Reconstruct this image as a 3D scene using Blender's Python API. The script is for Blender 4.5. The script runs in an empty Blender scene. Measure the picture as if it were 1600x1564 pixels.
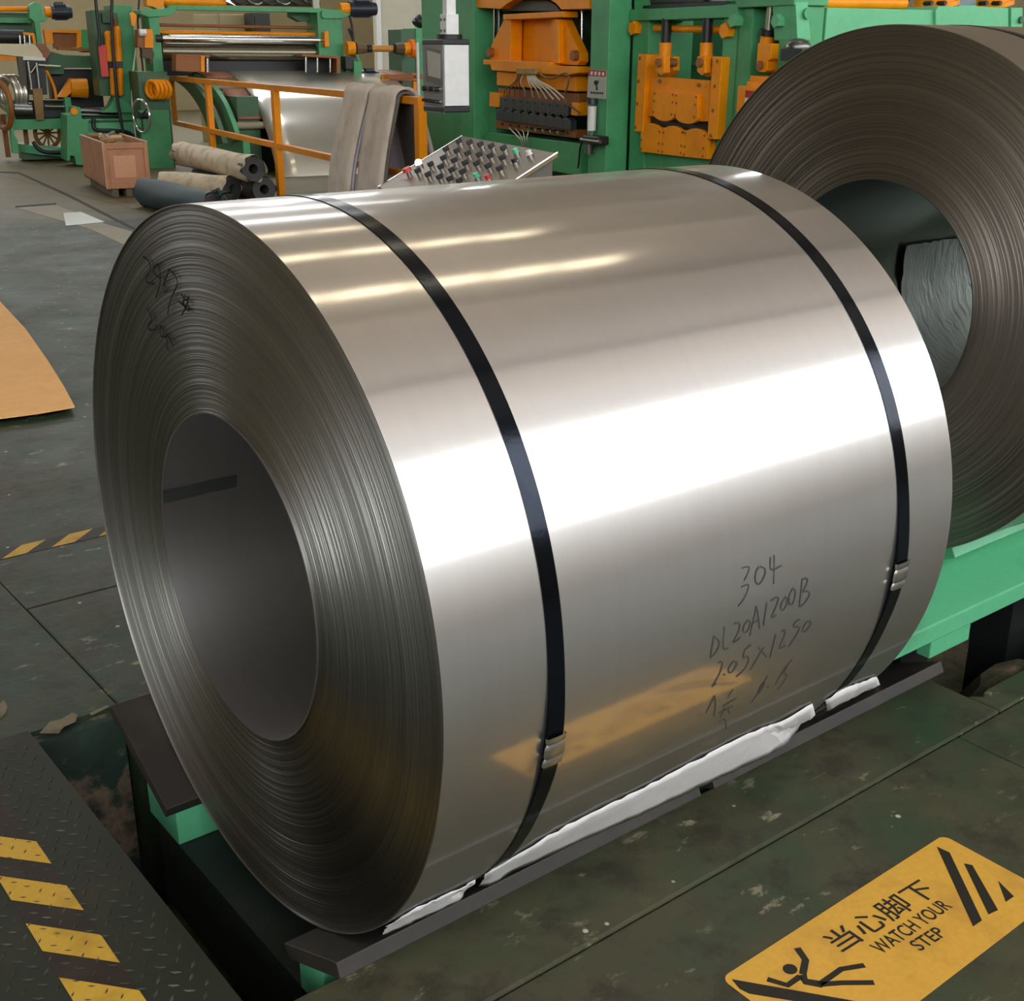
import bpy, bmesh, math, random
from mathutils import Vector, Matrix
random.seed(7)
S = bpy.context.scene
COL = S.collection

# ---------------------------------------------------------------- camera
CAM = Vector((-0.86976, -1.92093, 1.51022))
YAW, PIT, ROL, FPX = 0.901481, 0.354195, 0.003454, 1901.24
_fw = Vector((math.cos(YAW)*math.cos(PIT), math.sin(YAW)*math.cos(PIT), -math.sin(PIT)))
_rt0 = Vector((math.sin(YAW), -math.cos(YAW), 0)); _up0 = _rt0.cross(_fw)
_rt = _rt0*math.cos(ROL) + _up0*math.sin(ROL)
_up = -_rt0*math.sin(ROL) + _up0*math.cos(ROL)
cd = bpy.data.cameras.new('camera'); cam = bpy.data.objects.new('camera', cd); COL.objects.link(cam)
cd.sensor_fit = 'HORIZONTAL'; cd.sensor_width = 36.0; cd.lens = 36.0*FPX/1600.0
cd.clip_start = 0.05; cd.clip_end = 200
m = Matrix.Identity(4)
for i in range(3):
    m[i][0] = _rt[i]; m[i][1] = _up[i]; m[i][2] = -_fw[i]; m[i][3] = CAM[i]
cam.matrix_world = m
S.camera = cam

# ---------------------------------------------------------------- view, world, light levels
S.view_settings.view_transform = 'Standard'; S.view_settings.look = 'None'
S.view_settings.exposure = 0.12; S.view_settings.gamma = 1.0
S.view_settings.use_curve_mapping = False
wd = bpy.data.worlds.new('world'); S.world = wd; wd.use_nodes = True
wd.node_tree.nodes['Background'].inputs[0].default_value = (0.75, 0.85, 1.0, 1)
wd.node_tree.nodes['Background'].inputs[1].default_value = 1.0
WINDOW_LIGHT = 4.6      # overcast daylight in the window panes and the added fill panels
SKYLIGHT = 5.0          # warm fluorescent ceiling panels
HIGHBAY = 45.0          # round high bay lamps
S.cycles.max_bounces = 10; S.cycles.diffuse_bounces = 5; S.cycles.glossy_bounces = 5
S.cycles.sample_clamp_indirect = 6.0; S.cycles.caustics_reflective = False; S.cycles.caustics_refractive = False
S.cycles.use_denoising = True

# ---------------------------------------------------------------- geometry helpers
PHI = math.radians(-11); CS, SN = math.cos(PHI), math.sin(PHI)   # heading of the machine line
def W(u, v, z): return Vector((u*CS - v*SN, u*SN + v*CS, z))
def UV(p): return Vector((p.x*CS + p.y*SN, -p.x*SN + p.y*CS, p.z))
UD, VD, ZD = W(1,0,0), W(0,1,0), Vector((0,0,1))
def ray(x, y): return _fw + _rt*((x-800)/FPX) - _up*((y-782)/FPX)
def hit(x, y, p0, n):
    d = ray(x, y); return CAM + d*((p0-CAM).dot(n)/d.dot(n))
def Pz(x, y, z): return hit(x, y, Vector((0,0,z)), ZD)
def Pu(x, y, u): return hit(x, y, UD*u, UD)
def Pv(x, y, v): return hit(x, y, VD*v, VD)
RC, RB = 0.6696, 0.3067          # coil outer and bore radius
def Pc(x, y, r=RC):              # point on the barrel of the near coil (axis along X at z = .6)
    d = ray(x, y); o = CAM - Vector((0,0,0.6))
    a = d.y*d.y+d.z*d.z; b = o.y*d.y+o.z*d.z; k = o.y*o.y+o.z*o.z-r*r
    t = (-b-math.sqrt(max(b*b-a*k, 0)))/a
    return CAM + d*t

def wloc(o):
    v = Vector((0,0,0))
    while o: v += o.location; o = o.parent
    return v

class MB:
    def __init__(s): s.v = []; s.f = []
    def add(s, vs, fs):
        n = len(s.v); s.v += [Vector(p) for p in vs]; s.f += [tuple(i+n for i in f) for f in fs]; return s
    def hexa(s, p):
        return s.add(p, [(0,1,2,3),(7,6,5,4),(0,4,5,1),(1,5,6,2),(2,6,7,3),(3,7,4,0)])
    def box(s, a, b, T=None):
        T = T or (lambda x,y,z: Vector((x,y,z)))
        (x0,y0,z0),(x1,y1,z1) = a, b
        return s.hexa([T(x0,y0,z0),T(x1,y0,z0),T(x1,y1,z0),T(x0,y1,z0),T(x0,y0,z1),T(x1,y0,z1),T(x1,y1,z1),T(x0,y1,z1)])
    def prism(s, A, B):
        n = len(A)
        return s.add(list(A)+list(B), [tuple(range(n)), tuple(range(2*n-1, n-1, -1))] + [(i,(i+1)%n,n+(i+1)%n,n+i) for i in range(n)])
    def ext(s, A, d): return s.prism(A, [p+d for p in A])
    def cyl(s, p, q, r, n=16, r2=None, cap=True):
        p = Vector(p); q = Vector(q); r2 = r if r2 is None else r2
        w = (q-p).normalized(); a = w.orthogonal().normalized(); b = w.cross(a)
        c = [a*math.cos(2*math.pi*i/n)+b*math.sin(2*math.pi*i/n) for i in range(n)]
        vs = [p+k*r for k in c]+[q+k*r2 for k in c]
        fs = [(i,(i+1)%n,n+(i+1)%n,n+i) for i in range(n)]
        if cap: fs += [tuple(range(n-1,-1,-1)), tuple(range(n,2*n))]
        return s.add(vs, fs)
    def pipe(s, p, q, ro, ri, n=24):      # hollow cylinder
        p = Vector(p); q = Vector(q); w = (q-p).normalized(); a = w.orthogonal().normalized(); b = w.cross(a)
        c = [a*math.cos(2*math.pi*i/n)+b*math.sin(2*math.pi*i/n) for i in range(n)]
        vs = [p+k*ro for k in c]+[q+k*ro for k in c]+[q+k*ri for k in c]+[p+k*ri for k in c]
        fs = []
        for L in range(4):
            M = (L+1) % 4
            fs += [(L*n+i, L*n+(i+1)%n, M*n+(i+1)%n, M*n+i) for i in range(n)]
        return s.add(vs, fs)
    def tube(s, pts, r, n=8, smooth=0):
        pts = [Vector(p) for p in pts]
        for _ in range(smooth):
            q = [pts[0]]
            for a, b in zip(pts[:-1], pts[1:]): q += [a*.75+b*.25, a*.25+b*.75]
            pts = q+[pts[-1]]
        rings = []; ref = None
        for i, p in enumerate(pts):
            t = (pts[min(i+1,len(pts)-1)]-pts[max(i-1,0)]).normalized()
            a = t.orthogonal().normalized() if ref is None else (ref-t*ref.dot(t)).normalized()
            ref = a; b = t.cross(a)
            rings.append([p+(a*math.cos(2*math.pi*k/n)+b*math.sin(2*math.pi*k/n))*r for k in range(n)])
        vs = [p for R in rings for p in R]; fs = []
        for i in range(len(rings)-1):
            fs += [(i*n+k, i*n+(k+1)%n, (i+1)*n+(k+1)%n, (i+1)*n+k) for k in range(n)]
        fs += [tuple(range(n-1,-1,-1)), tuple((len(rings)-1)*n+k for k in range(n))]
        return s.add(vs, fs)
    def torus(s, c, ax, R, r, n=28, m_=8):
        c = Vector(c); ax = Vector(ax).normalized(); a = ax.orthogonal().normalized(); b = ax.cross(a)
        vs = []
        for i in range(n):
            t = 2*math.pi*i/n; d = a*math.cos(t)+b*math.sin(t)
            for k in range(m_):
                h = 2*math.pi*k/m_; vs.append(c+d*(R+r*math.cos(h))+ax*(r*math.sin(h)))
        return s.add(vs, [(i*m_+k, ((i+1)%n)*m_+k, ((i+1)%n)*m_+(k+1)%m_, i*m_+(k+1)%m_) for i in range(n) for k in range(m_)])
    def grid(s, rows):
        n = len(rows[0]); vs = [p for r in rows for p in r]
        return s.add(vs, [(i*n+k, i*n+k+1, (i+1)*n+k+1, (i+1)*n+k) for i in range(len(rows)-1) for k in range(n-1)])
    def ball(s, c, r, n=12, k=8, sc=(1,1,1)):
        c = Vector(c); rows = []
        for i in range(k+1):
            t = math.pi*i/k
            rows.append([c+Vector((r*sc[0]*math.sin(t)*math.cos(2*math.pi*j/n), r*sc[1]*math.sin(t)*math.sin(2*math.pi*j/n), r*sc[2]*math.cos(t))) for j in range(n+1)])
        return s.grid(rows)
    # boxes and outlines read off a machine plane (u or v constant), extruded away from it
    def urect(s, U, x0, y0, x1, y1, d):
        xm, ym = (x0+x1)/2, (y0+y1)/2
        v0, v1 = UV(Pu(x0,ym,U)).y, UV(Pu(x1,ym,U)).y; z0, z1 = Pu(xm,y1,U).z, Pu(xm,y0,U).z
        return s.box((U, min(v0,v1), z0), (U+d, max(v0,v1), z1), W)
    def vrect(s, V, x0, y0, x1, y1, d):
        xm, ym = (x0+x1)/2, (y0+y1)/2
        u0, u1 = UV(Pv(x0,ym,V)).x, UV(Pv(x1,ym,V)).x; z0, z1 = Pv(xm,y1,V).z, Pv(xm,y0,V).z
        return s.box((min(u0,u1), V, z0), (max(u0,u1), V+d, z1), W)
    def upoly(s, U, pts, d): return s.ext([Pu(x,y,U) for x,y in pts], UD*d)
    def vpoly(s, V, pts, d): return s.ext([Pv(x,y,V) for x,y in pts], VD*d)
    def build(s, name, mat, parent=None, smooth=None, bevel=0, fix=True, **props):
        me = bpy.data.meshes.new(name); o = bpy.data.objects.new(name, me); COL.objects.link(o)
        off = Vector((0,0,0))
        if parent is not None: o.parent = parent; off = wloc(parent)
        me.from_pydata([p-off for p in s.v], [], s.f); me.update()
        if fix:
            bm = bmesh.new(); bm.from_mesh(me); bmesh.ops.recalc_face_normals(bm, faces=bm.faces); bm.to_mesh(me); bm.free()
        if mat: me.materials.append(mat)
        if smooth is not None:
            for p in me.polygons: p.use_smooth = True
            me.set_sharp_from_angle(angle=math.radians(smooth))
        if bevel:
            b = o.modifiers.new('bevel', 'BEVEL'); b.width = bevel; b.segments = 2; b.limit_method = 'ANGLE'
        for k, val in props.items(): o[k] = val
        return o

def thing(name, label, cat, loc=(0,0,0), group=None):
    o = bpy.data.objects.new(name, None); COL.objects.link(o); o.location = loc
    o.empty_display_size = 0.1
    o['label'] = label; o['category'] = cat
    if group: o['group'] = group
    return o
def tag(o, label, cat, group=None):
    o['label'] = label; o['category'] = cat
    if group: o['group'] = group
    return o
def struct(o): o['kind'] = 'structure'; return o

# ---------------------------------------------------------------- materials
def lin(c): return tuple((x/255/12.92 if x/255 <= .04045 else ((x/255+.055)/1.055)**2.4) for x in c)+(1,)
def newmat(name):
    mt = bpy.data.materials.new(name); mt.use_nodes = True
    nt = mt.node_tree; b = nt.nodes['Principled BSDF']
    return mt, nt, b
def N(nt, t, **kw):
    n = nt.nodes.new(t)
    for k, v in kw.items(): setattr(n, k, v)
    return n
def noise(nt, scale, detail=4, vec=None, rough=.55, dim='3D'):
    n = N(nt, 'ShaderNodeTexNoise'); n.noise_dimensions = dim
    n.inputs['Scale'].default_value = scale; n.inputs['Detail'].default_value = detail; n.inputs['Roughness'].default_value = rough
    if vec is not None: nt.links.new(vec, n.inputs['Vector'])
    return n.outputs['Fac']
def ramp(nt, fac, stops):
    r = N(nt, 'ShaderNodeValToRGB'); e = r.color_ramp.elements
    while len(e) < len(stops): e.new(.5)
    for k, (p, c) in enumerate(stops):
        e[k].position = p; e[k].color = c if len(c) == 4 else tuple(c)+(1,)
    nt.links.new(fac, r.inputs['Fac']); return r.outputs['Color']
def mixc(nt, fac, a, b, mode='MIX'):
    x = N(nt, 'ShaderNodeMix', data_type='RGBA', blend_type=mode)
    for sock, val in ((x.inputs[0], fac), (x.inputs[6], a), (x.inputs[7], b)):
        if hasattr(val, 'is_output') or isinstance(val, bpy.types.NodeSocket): nt.links.new(val, sock)
        else: sock.default_value = val
    return x.outputs[2]
def texco(nt, which='Object'): return N(nt, 'ShaderNodeTexCoord').outputs[which]
def bump(nt, b, h, strength=.2, dist=.01):
    n = N(nt, 'ShaderNodeBump'); n.inputs['Strength'].default_value = strength; n.inputs['Distance'].default_value = dist
    nt.links.new(h, n.inputs['Height']); nt.links.new(n.outputs['Normal'], b.inputs['Normal'])

def painted(name, rgb, rough=.42, dirt=(60,52,36), amt=.35, metal=0.0, scale=3.0, spec=.5):
    mt, nt, b = newmat(name); co = texco(nt)
    c = lin(rgb)
    n1 = noise(nt, scale, 5, co); n2 = noise(nt, scale*9, 3, co)
    base = mixc(nt, n2, tuple(x*.88 for x in c[:3])+(1,), tuple(min(1,x*1.1) for x in c[:3])+(1,))
    f = ramp(nt, n1, [(.5,(0,0,0)),(.78,(amt,amt,amt))])
    nt.links.new(mixc(nt, f, base, lin(dirt)), b.inputs['Base Color'])
    b.inputs['Roughness'].default_value = rough; b.inputs['Metallic'].default_value = metal
    b.inputs['Specular IOR Level'].default_value = spec
    bump(nt, b, n2, .08, .004)
    return mt
def emit(name, rgb, st):
    mt, nt, b = newmat(name)
    b.inputs['Base Color'].default_value = (0,0,0,1)
    b.inputs['Emission Color'].default_value = rgb+(1,); b.inputs['Emission Strength'].default_value = st
    return mt

GREEN = painted('green machine paint', (80,160,108), .4, spec=.35)
GREEN_PALE_LIT = painted('pale green machine paint', (104,186,136), .38, amt=.15, spec=.35)  # machine green lightened in colour, as on faces lit by the windows
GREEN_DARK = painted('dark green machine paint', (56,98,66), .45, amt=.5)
GREEN_CAR = painted('green coil car paint', (92,178,132), .4, amt=.3, scale=6)
ORANGE = painted('orange machine paint', (246,150,4), .42, dirt=(150,78,8), amt=.35, spec=.3)
ORANGE_BROWN = painted('worn brown orange paint', (150,92,40), .55, dirt=(70,40,18), amt=.5)
RUSTPLATE = painted('rust red plate', (156,98,72), .6, amt=.25)
BLACK = painted('black machine part', (26,27,28), .45, dirt=(50,46,40), amt=.3)
DIE = painted('dark grey roller housing', (58,64,66), .35, amt=.2)
NAVY = painted('navy motor paint', (30,38,52), .4, amt=.1)
WHITE = painted('white enamel', (226,224,222), .3, amt=.04)
GREYB = painted('grey plastic', (120,120,118), .4, amt=.1)
CHROME = painted('polished chrome', (225,225,225), .14, amt=.05, metal=1)
STEELGREY = painted('dull grey steel', (130,130,128), .35, amt=.2, metal=1)
STAINLESS = painted('brushed brown stainless', (116,98,72), .42, amt=.25, metal=.25, spec=.3)
RED = painted('red enamel', (206,52,36), .45, amt=.1)
DARKRED = painted('dark red print', (168,36,30), .5, amt=.1)
LAMPGREEN = painted('green button lens', (70,200,150), .25, amt=.02)
RUBBER = painted('black rubber', (24,23,22), .6, amt=.2)
WAX = painted('wear plate steel', (44,40,37), .5, dirt=(66,58,48), amt=.6, scale=8)
LIP = painted('wear plate edge', (78,74,70), .5, dirt=(56,50,44), amt=.5, scale=9)
CREAM = painted('dirty cream wrapping paper', (222,206,178), .7, dirt=(126,104,72), amt=.7, scale=7)
TEAL = painted('dark teal tarpaulin', (38,62,66), .6, dirt=(66,76,70), amt=.4)
COREGREY = painted('grey roll rubber', (72,70,70), .6, amt=.3)
WOODPINK = painted('pinkish plywood', (190,134,100), .7, dirt=(128,84,52), amt=.5, scale=5)
WOODEDGE = painted('pale plywood edge', (214,176,142), .7, amt=.1)
FELT = painted('grey felt', (216,202,188), .95, dirt=(160,140,122), amt=.6, scale=4, spec=.1)
FELTIN = painted('dark felt lining', (112,106,102), .95, amt=.3, spec=.1)
LILAC = painted('lilac lining cloth', (196,186,204), .9, amt=.1, spec=.1)
CARD = painted('kraft board', (244,186,116), .75, dirt=(214,154,90), amt=.25, scale=1.5, spec=.25)
TAN = painted('tan cardboard', (150,116,74), .8, amt=.5)
YELLOW = painted('yellow marking', (208,164,56), .6, dirt=(120,86,34), amt=.55, scale=12, spec=.3)
TAPEBLK = painted('dark tape', (46,36,28), .6, dirt=(70,58,46), amt=.5, scale=12, spec=.3)
INK = painted('black print ink', (44,40,34), .6, amt=.1, spec=.2)
PEN = painted('felt pen ink', (26,25,24), .6, amt=.0, spec=.2)
PENSOFT = painted('faint pen ink', (72,70,66), .6, amt=.0, spec=.2)
CLEARWHITE = painted('translucent white hose', (220,214,196), .35, amt=.05)

def steel_sheet(name, rgb, r1, r2, mixf, waves=.02):
    """cold rolled sheet: a sharp and a wide metallic lobe, grain along the rolling direction"""
    mt, nt, b = newmat(name); out = nt.nodes['Material Output']; co = texco(nt)
    b2 = N(nt, 'ShaderNodeBsdfPrincipled'); c = lin(rgb)
    mp = N(nt, 'ShaderNodeMapping'); mp.inputs['Scale'].default_value = (14, .6, .6); nt.links.new(co, mp.inputs['Vector'])
    st = noise(nt, 3, 4, mp.outputs['Vector'])
    cl = noise(nt, 1.1, 3, co)
    col = mixc(nt, st, tuple(x*.95 for x in c[:3])+(1,), tuple(min(1,x*1.05) for x in c[:3])+(1,))
    col = mixc(nt, ramp(nt, cl, [(.4,(0,0,0)),(.7,(.35,.35,.35))]), col, tuple(x*.93 for x in c[:3])+(1,))
    bp = N(nt, 'ShaderNodeBump'); bp.inputs['Strength'].default_value = waves; bp.inputs['Distance'].default_value = .05
    nt.links.new(noise(nt, 2.2, 2, co), bp.inputs['Height'])
    for q, r in ((b, r1), (b2, r2)):
        nt.links.new(col, q.inputs['Base Color']); q.inputs['Metallic'].default_value = 1
        q.inputs['Roughness'].default_value = r; nt.links.new(bp.outputs['Normal'], q.inputs['Normal'])
    mx = N(nt, 'ShaderNodeMixShader'); mx.inputs[0].default_value = mixf
    nt.links.new(b.outputs[0], mx.inputs[1]); nt.links.new(b2.outputs[0], mx.inputs[2]); nt.links.new(mx.outputs[0], out.inputs['Surface'])
    return mt
BARREL = steel_sheet('cold rolled stainless sheet', (222,217,214), .11, .40, .58)
STRIPSTEEL = steel_sheet('processed steel strip', (226,222,212), .16, .45, .5, .05)
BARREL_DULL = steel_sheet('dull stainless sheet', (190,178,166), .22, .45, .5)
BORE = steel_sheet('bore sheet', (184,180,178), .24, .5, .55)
BORE_DARK = steel_sheet('dark oily bore sheet', (124,132,126), .22, .5, .45)

def wrap_edges(name, rgb, rough, aniso, rot, dark=.62):
    """slit edges of the wound strip, ring by ring tone, grooves running round the axis"""
    mt, nt, b = newmat(name); co = texco(nt)
    sx = N(nt, 'ShaderNodeSeparateXYZ'); nt.links.new(co, sx.inputs[0])
    zz = N(nt, 'ShaderNodeMath', operation='SUBTRACT'); nt.links.new(sx.outputs['Z'], zz.inputs[0]); zz.inputs[1].default_value = RC
    cb = N(nt, 'ShaderNodeCombineXYZ'); nt.links.new(sx.outputs['Y'], cb.inputs['Y']); nt.links.new(zz.outputs[0], cb.inputs['Z'])
    ln = N(nt, 'ShaderNodeVectorMath', operation='LENGTH'); nt.links.new(cb.outputs[0], ln.inputs[0])
    def rn(scale, detail):
        n = N(nt, 'ShaderNodeTexNoise'); n.noise_dimensions = '1D'; n.inputs['Scale'].default_value = scale; n.inputs['Detail'].default_value = detail
        n.inputs['Roughness'].default_value = .7
        nt.links.new(ln.outputs['Value'], n.inputs['W']); return n.outputs['Fac']
    c = lin(rgb)
    col = ramp(nt, rn(26, 6), [(.28, tuple(x*dark for x in c[:3])), (.5, c), (.75, tuple(min(1,x*1.12) for x in c[:3]))])
    col = mixc(nt, ramp(nt, rn(160, 2), [(.35,(.6,.6,.6)),(.5,(0,0,0))]), col, tuple(x*.84 for x in c[:3])+(1,))
    nt.links.new(col, b.inputs['Base Color'])
    b.inputs['Metallic'].default_value = 1; b.inputs['Roughness'].default_value = rough
    b.inputs['Anisotropic'].default_value = aniso; b.inputs['Anisotropic Rotation'].default_value = rot
    tg = N(nt, 'ShaderNodeTangent', direction_type='RADIAL', axis='X'); nt.links.new(tg.outputs[0], b.inputs['Tangent'])
    return mt
EDGES = wrap_edges('strip edges', (166,165,161), .42, .82, .25, .8)
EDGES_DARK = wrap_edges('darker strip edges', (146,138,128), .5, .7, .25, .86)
STRAP = painted('blued steel strap', (38,42,50), .15, dirt=(30,33,38), amt=.2, metal=.9)
SEAL = painted('crimped zinc seal', (190,188,182), .38, amt=.2, metal=1)
PAPER = painted('white wrapping film', (232,230,232), .5, amt=.03)

def floor_mat(name):
    mt, nt, b = newmat(name); co = N(nt, 'ShaderNodeNewGeometry').outputs['Position']
    big = noise(nt, .55, 4, co); mid = noise(nt, 2.3, 6, co, .65); fine = noise(nt, 14, 5, co, .7)
    g = mixc(nt, ramp(nt, mid, [(.3,(0,0,0)),(.7,(1,1,1))]), lin((44,56,40)), lin((74,76,56)))
    g = mixc(nt, ramp(nt, noise(nt, 5.1, 5, co, .6), [(.45,(0,0,0)),(.6,(.8,.8,.8))]), g, lin((34,64,42)))
    g = mixc(nt, ramp(nt, big, [(.46,(0,0,0)),(.62,(.55,.55,.55))]), g, lin((80,72,54)))
    g = mixc(nt, ramp(nt, noise(nt, 7.3, 7, co, .75), [(.5,(0,0,0)),(.62,(.75,.75,.75))]), g, lin((48,44,36)))
    g = mixc(nt, ramp(nt, fine, [(.5,(0,0,0)),(.7,(.6,.6,.6))]), g, lin((58,54,44)))
    # chipped paint showing concrete, in patches
    mp = N(nt, 'ShaderNodeMapping'); mp.inputs['Scale'].default_value = (1.0, 1.9, 1); mp.inputs['Rotation'].default_value = (0,0,.5); nt.links.new(co, mp.inputs['Vector'])
    chips = noise(nt, 9, 7, mp.outputs['Vector'], .68)
    where = ramp(nt, noise(nt, 1.6, 3, co), [(.42,(0,0,0)),(.6,(1,1,1))])
    ck = mixc(nt, 1.0, ramp(nt, chips, [(.60,(0,0,0)),(.66,(.75,.75,.75))]), where, 'MULTIPLY')
    g = mixc(nt, ck, g, lin((158,146,122)))
    g = mixc(nt, ramp(nt, chips, [(.69,(0,0,0)),(.72,(.8,.8,.8))]), g, lin((172,160,138)))
    vo = N(nt, 'ShaderNodeTexVoronoi'); vo.inputs['Scale'].default_value = 8; nt.links.new(co, vo.inputs['Vector'])
    g = mixc(nt, ramp(nt, vo.outputs['Distance'], [(.035,(.9,.9,.9)),(.055,(0,0,0))]), g, lin((186,184,172)))
    # long scuffs
    mp2 = N(nt, 'ShaderNodeMapping'); mp2.inputs['Scale'].default_value = (1.2, 14, 1); mp2.inputs['Rotation'].default_value = (0,0,.35); nt.links.new(co, mp2.inputs['Vector'])
    g = mixc(nt, ramp(nt, noise(nt, 2.6, 6, mp2.outputs['Vector'], .7), [(.64,(0,0,0)),(.72,(.45,.45,.45))]), g, lin((120,116,98)))
    # beyond the painted bay the floor is bare brown concrete
    sx = N(nt, 'ShaderNodeSeparateXYZ'); nt.links.new(co, sx.inputs[0])
    far = N(nt, 'ShaderNodeMath', operation='MULTIPLY_ADD'); nt.links.new(sx.outputs['Y'], far.inputs[0]); far.inputs[1].default_value = .25; far.inputs[2].default_value = -2.35
    wob = N(nt, 'ShaderNodeMath', operation='ADD'); nt.links.new(far.outputs[0], wob.inputs[0]); nt.links.new(big, wob.inputs[1])
    farc = mixc(nt, mid, lin((92,86,62)), lin((128,118,90)))
    g = mixc(nt, ramp(nt, wob.outputs[0], [(.55,(0,0,0)),(.8,(1,1,1))]), g, farc)
    nt.links.new(g, b.inputs['Base Color'])
    rr = N(nt, 'ShaderNodeMapRange'); nt.links.new(mid, rr.inputs[0]); rr.inputs[3].default_value = .34; rr.inputs[4].default_value = .8
    nt.links.new(rr.outputs[0], b.inputs['Roughness'])
    b.inputs['Specular IOR Level'].default_value = .28
    ad = N(nt, 'ShaderNodeMath', operation='ADD'); nt.links.new(mid, ad.inputs[0]); nt.links.new(fine, ad.inputs[1])
    bump(nt, b, ad.outputs[0], .4, .008)
    return mt
FLOOR = floor_mat('worn green floor paint')
def rubble_mat(name, a, bb, c):
    mt, nt, b = newmat(name); co = N(nt, 'ShaderNodeNewGeometry').outputs['Position']
    f = noise(nt, 4.5, 6, co, .65); g = noise(nt, 11, 4, co)
    k = ramp(nt, f, [(.40, lin(a)), (.5, lin(bb)), (.56, lin(c)), (.66, lin(a))])
    nt.links.new(mixc(nt, g, k, lin((40,34,28))), b.inputs['Base Color']); b.inputs['Roughness'].default_value = .75
    bump(nt, b, f, .6, .02); return mt
PITWALL = rubble_mat('broken pit concrete', (36,66,56), (48,84,70), (176,148,124))
PITFLOOR = rubble_mat('dirty pit floor', (92,94,74), (128,126,98), (168,146,116))
WALL = painted('beige plaster wall', (176,162,128), .85, dirt=(140,124,92), amt=.35, scale=.4, spec=.2)
WALL_PALE = painted('pale plaster wall', (206,200,180), .85, dirt=(180,170,142), amt=.25, scale=.5, spec=.2)
CEIL = painted('warm cream ceiling sheet', (184,168,154), .8, amt=.1, scale=.3, spec=.2)
FRAME = painted('grey window frame', (120,116,108), .6, amt=.1)
PANE = emit('overcast daylight through glass', (.95, .985, 1.0), WINDOW_LIGHT)
TUBE = emit('warm ceiling light panel', (1.0, .86, .60), SKYLIGHT)
BAY = emit('high bay lamp', (.92, .97, 1.0), HIGHBAY)

# ================================================================ SETTING
X0, X1, Y0, Y1, ZC = -14.0, 32.0, -8.0, 30.0, 9.6
# floor slabs: a far slab, two near slabs with an open joint, and slabs round the coil pit
PT = .55
fl = struct(MB().box((X0,.74,-PT),(.0,Y1,0)).build('floor', FLOOR))
def slab(x0,y0,x1,y1): return MB().box((x0,y0,-PT),(x1,y1,0)).build('floor_slab', FLOOR, fl, bevel=.006)
slab(0.004,.64,3.9,1.43); MB().box((0.004,1.436,-PT),(3.9,Y1,0)).build('floor_slab', FLOOR, fl)
MB().box((3.906,-.53,-PT),(X1,Y1,0)).build('floor_slab', FLOOR, fl)
slab(-.2,-.612,1.69,-.405)
MB().ext([Vector(p) for p in ((1.694,-.612,-PT),(3.9,-.612,-PT),(3.9,-.53,-PT),(1.76,-.53,-PT),(1.72,-.545,-PT),(1.694,-.52,-PT))], Vector((0,0,PT))).build('floor_slab', FLOOR, fl, bevel=.006)
MB().box((X0,Y0,-PT),(1.5,-.618,0)).build('floor_slab', FLOOR, fl, bevel=.004)
MB().box((1.504,Y0,-PT),(X1,-.618,0)).build('floor_slab', FLOOR, fl, bevel=.004)
slab(X0,-.612,-.75,.735)
struct(MB().box((-.75,-.6,-.62),(3.9,.8,-PT)).build('trim_pit_bottom', PITFLOOR))
struct(MB().box((-.75,.70,-PT),(-.002,.738,-.012)).build('trim_pit_face', PITWALL))
struct(MB().box((X0,Y0-.3,-.1),(X1,Y0,2.7)).build('wall_right', WALL))
struct(MB().box((X0,Y0-.3,8.3),(X1,Y0,ZC)).build('wall_right_upper', WALL))
struct(MB().box((X0-.3,Y0,-.1),(X0,Y1,2.7)).build('wall_left', WALL))
struct(MB().box((X0-.3,Y0,8.3),(X0,Y1,ZC)).build('wall_left_upper', WALL))
struct(MB().box((X1,Y0,-.1),(X1+.3,Y1,ZC)).build('wall_end', WALL))
struct(MB().box((X0,Y1,-.1),(X1,Y1+.3,5.6)).build('wall_back', WALL))
struct(MB().box((X0,Y1,8.3),(X1,Y1+.3,ZC)).build('wall_back_upper', WALL))
struct(MB().box((X0,Y0,ZC),(X1,Y1,ZC+.2)).build('ceiling', CEIL))
# long strips of factory windows on two walls, added fill windows on the left
win_no = 0
def window_row(n, a0, a1, z0, z1, T):
    """T(along, depth, z): depth < 0 is outside the wall face"""
    global win_no
    w_ = (a1-a0)/n
    for i in range(n):
        a = a0+i*w_; win_no += 1
        w = struct(MB().box((a+.1,-.10,z0+.06),(a+w_-.1,-.06,z1-.06),T).build('window_%d' % win_no, PANE))
        f = MB()
        f.box((a,-.14,z0),(a+.1,.02,z1),T).box((a+w_-.1,-.14,z0),(a+w_,.02,z1),T)
        f.box((a+.1,-.14,z0),(a+w_-.1,.02,z0+.06),T).box((a+.1,-.14,z1-.06),(a+w_-.1,.02,z1),T)
        f.build('window_frame', FRAME, w)
window_row(16, X0, X1, 2.7, 8.3, lambda a,d,z: Vector((a,Y0+d,z)))
window_row(3, Y0, Y0+7.5, 2.7, 8.3, lambda a,d,z: Vector((X0+d,a,z)))  # left wall panes added as fill for the faces turned that way
struct(MB().box((X0-.3,Y0+7.5,2.7),(X0,Y1,8.3)).build('wall_left_middle', WALL))
struct(MB().box((3.6,12.0,ZC-.05),(9.6,13.9,ZC-.02)).build('window_roof_1', PANE))  # glowing roof panel added to brighten the steel strip
struct(MB().box((4.2,19.0,ZC-.05),(14.2,22.6,ZC-.02)).build('window_roof_2', PANE))  # second glowing panel, added to light the slitting line
window_row(16, X0, X1, 5.6, 8.3, lambda a,d,z: Vector((a,Y1-d,z)))
for i in range(9):
    y = -4+i*4.0
    struct(MB().box((X0,y-.08,ZC-.34),(X1,y+.08,ZC-.02)).build('trim_roof_beam_%d' % (i+1), CEIL))

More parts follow.
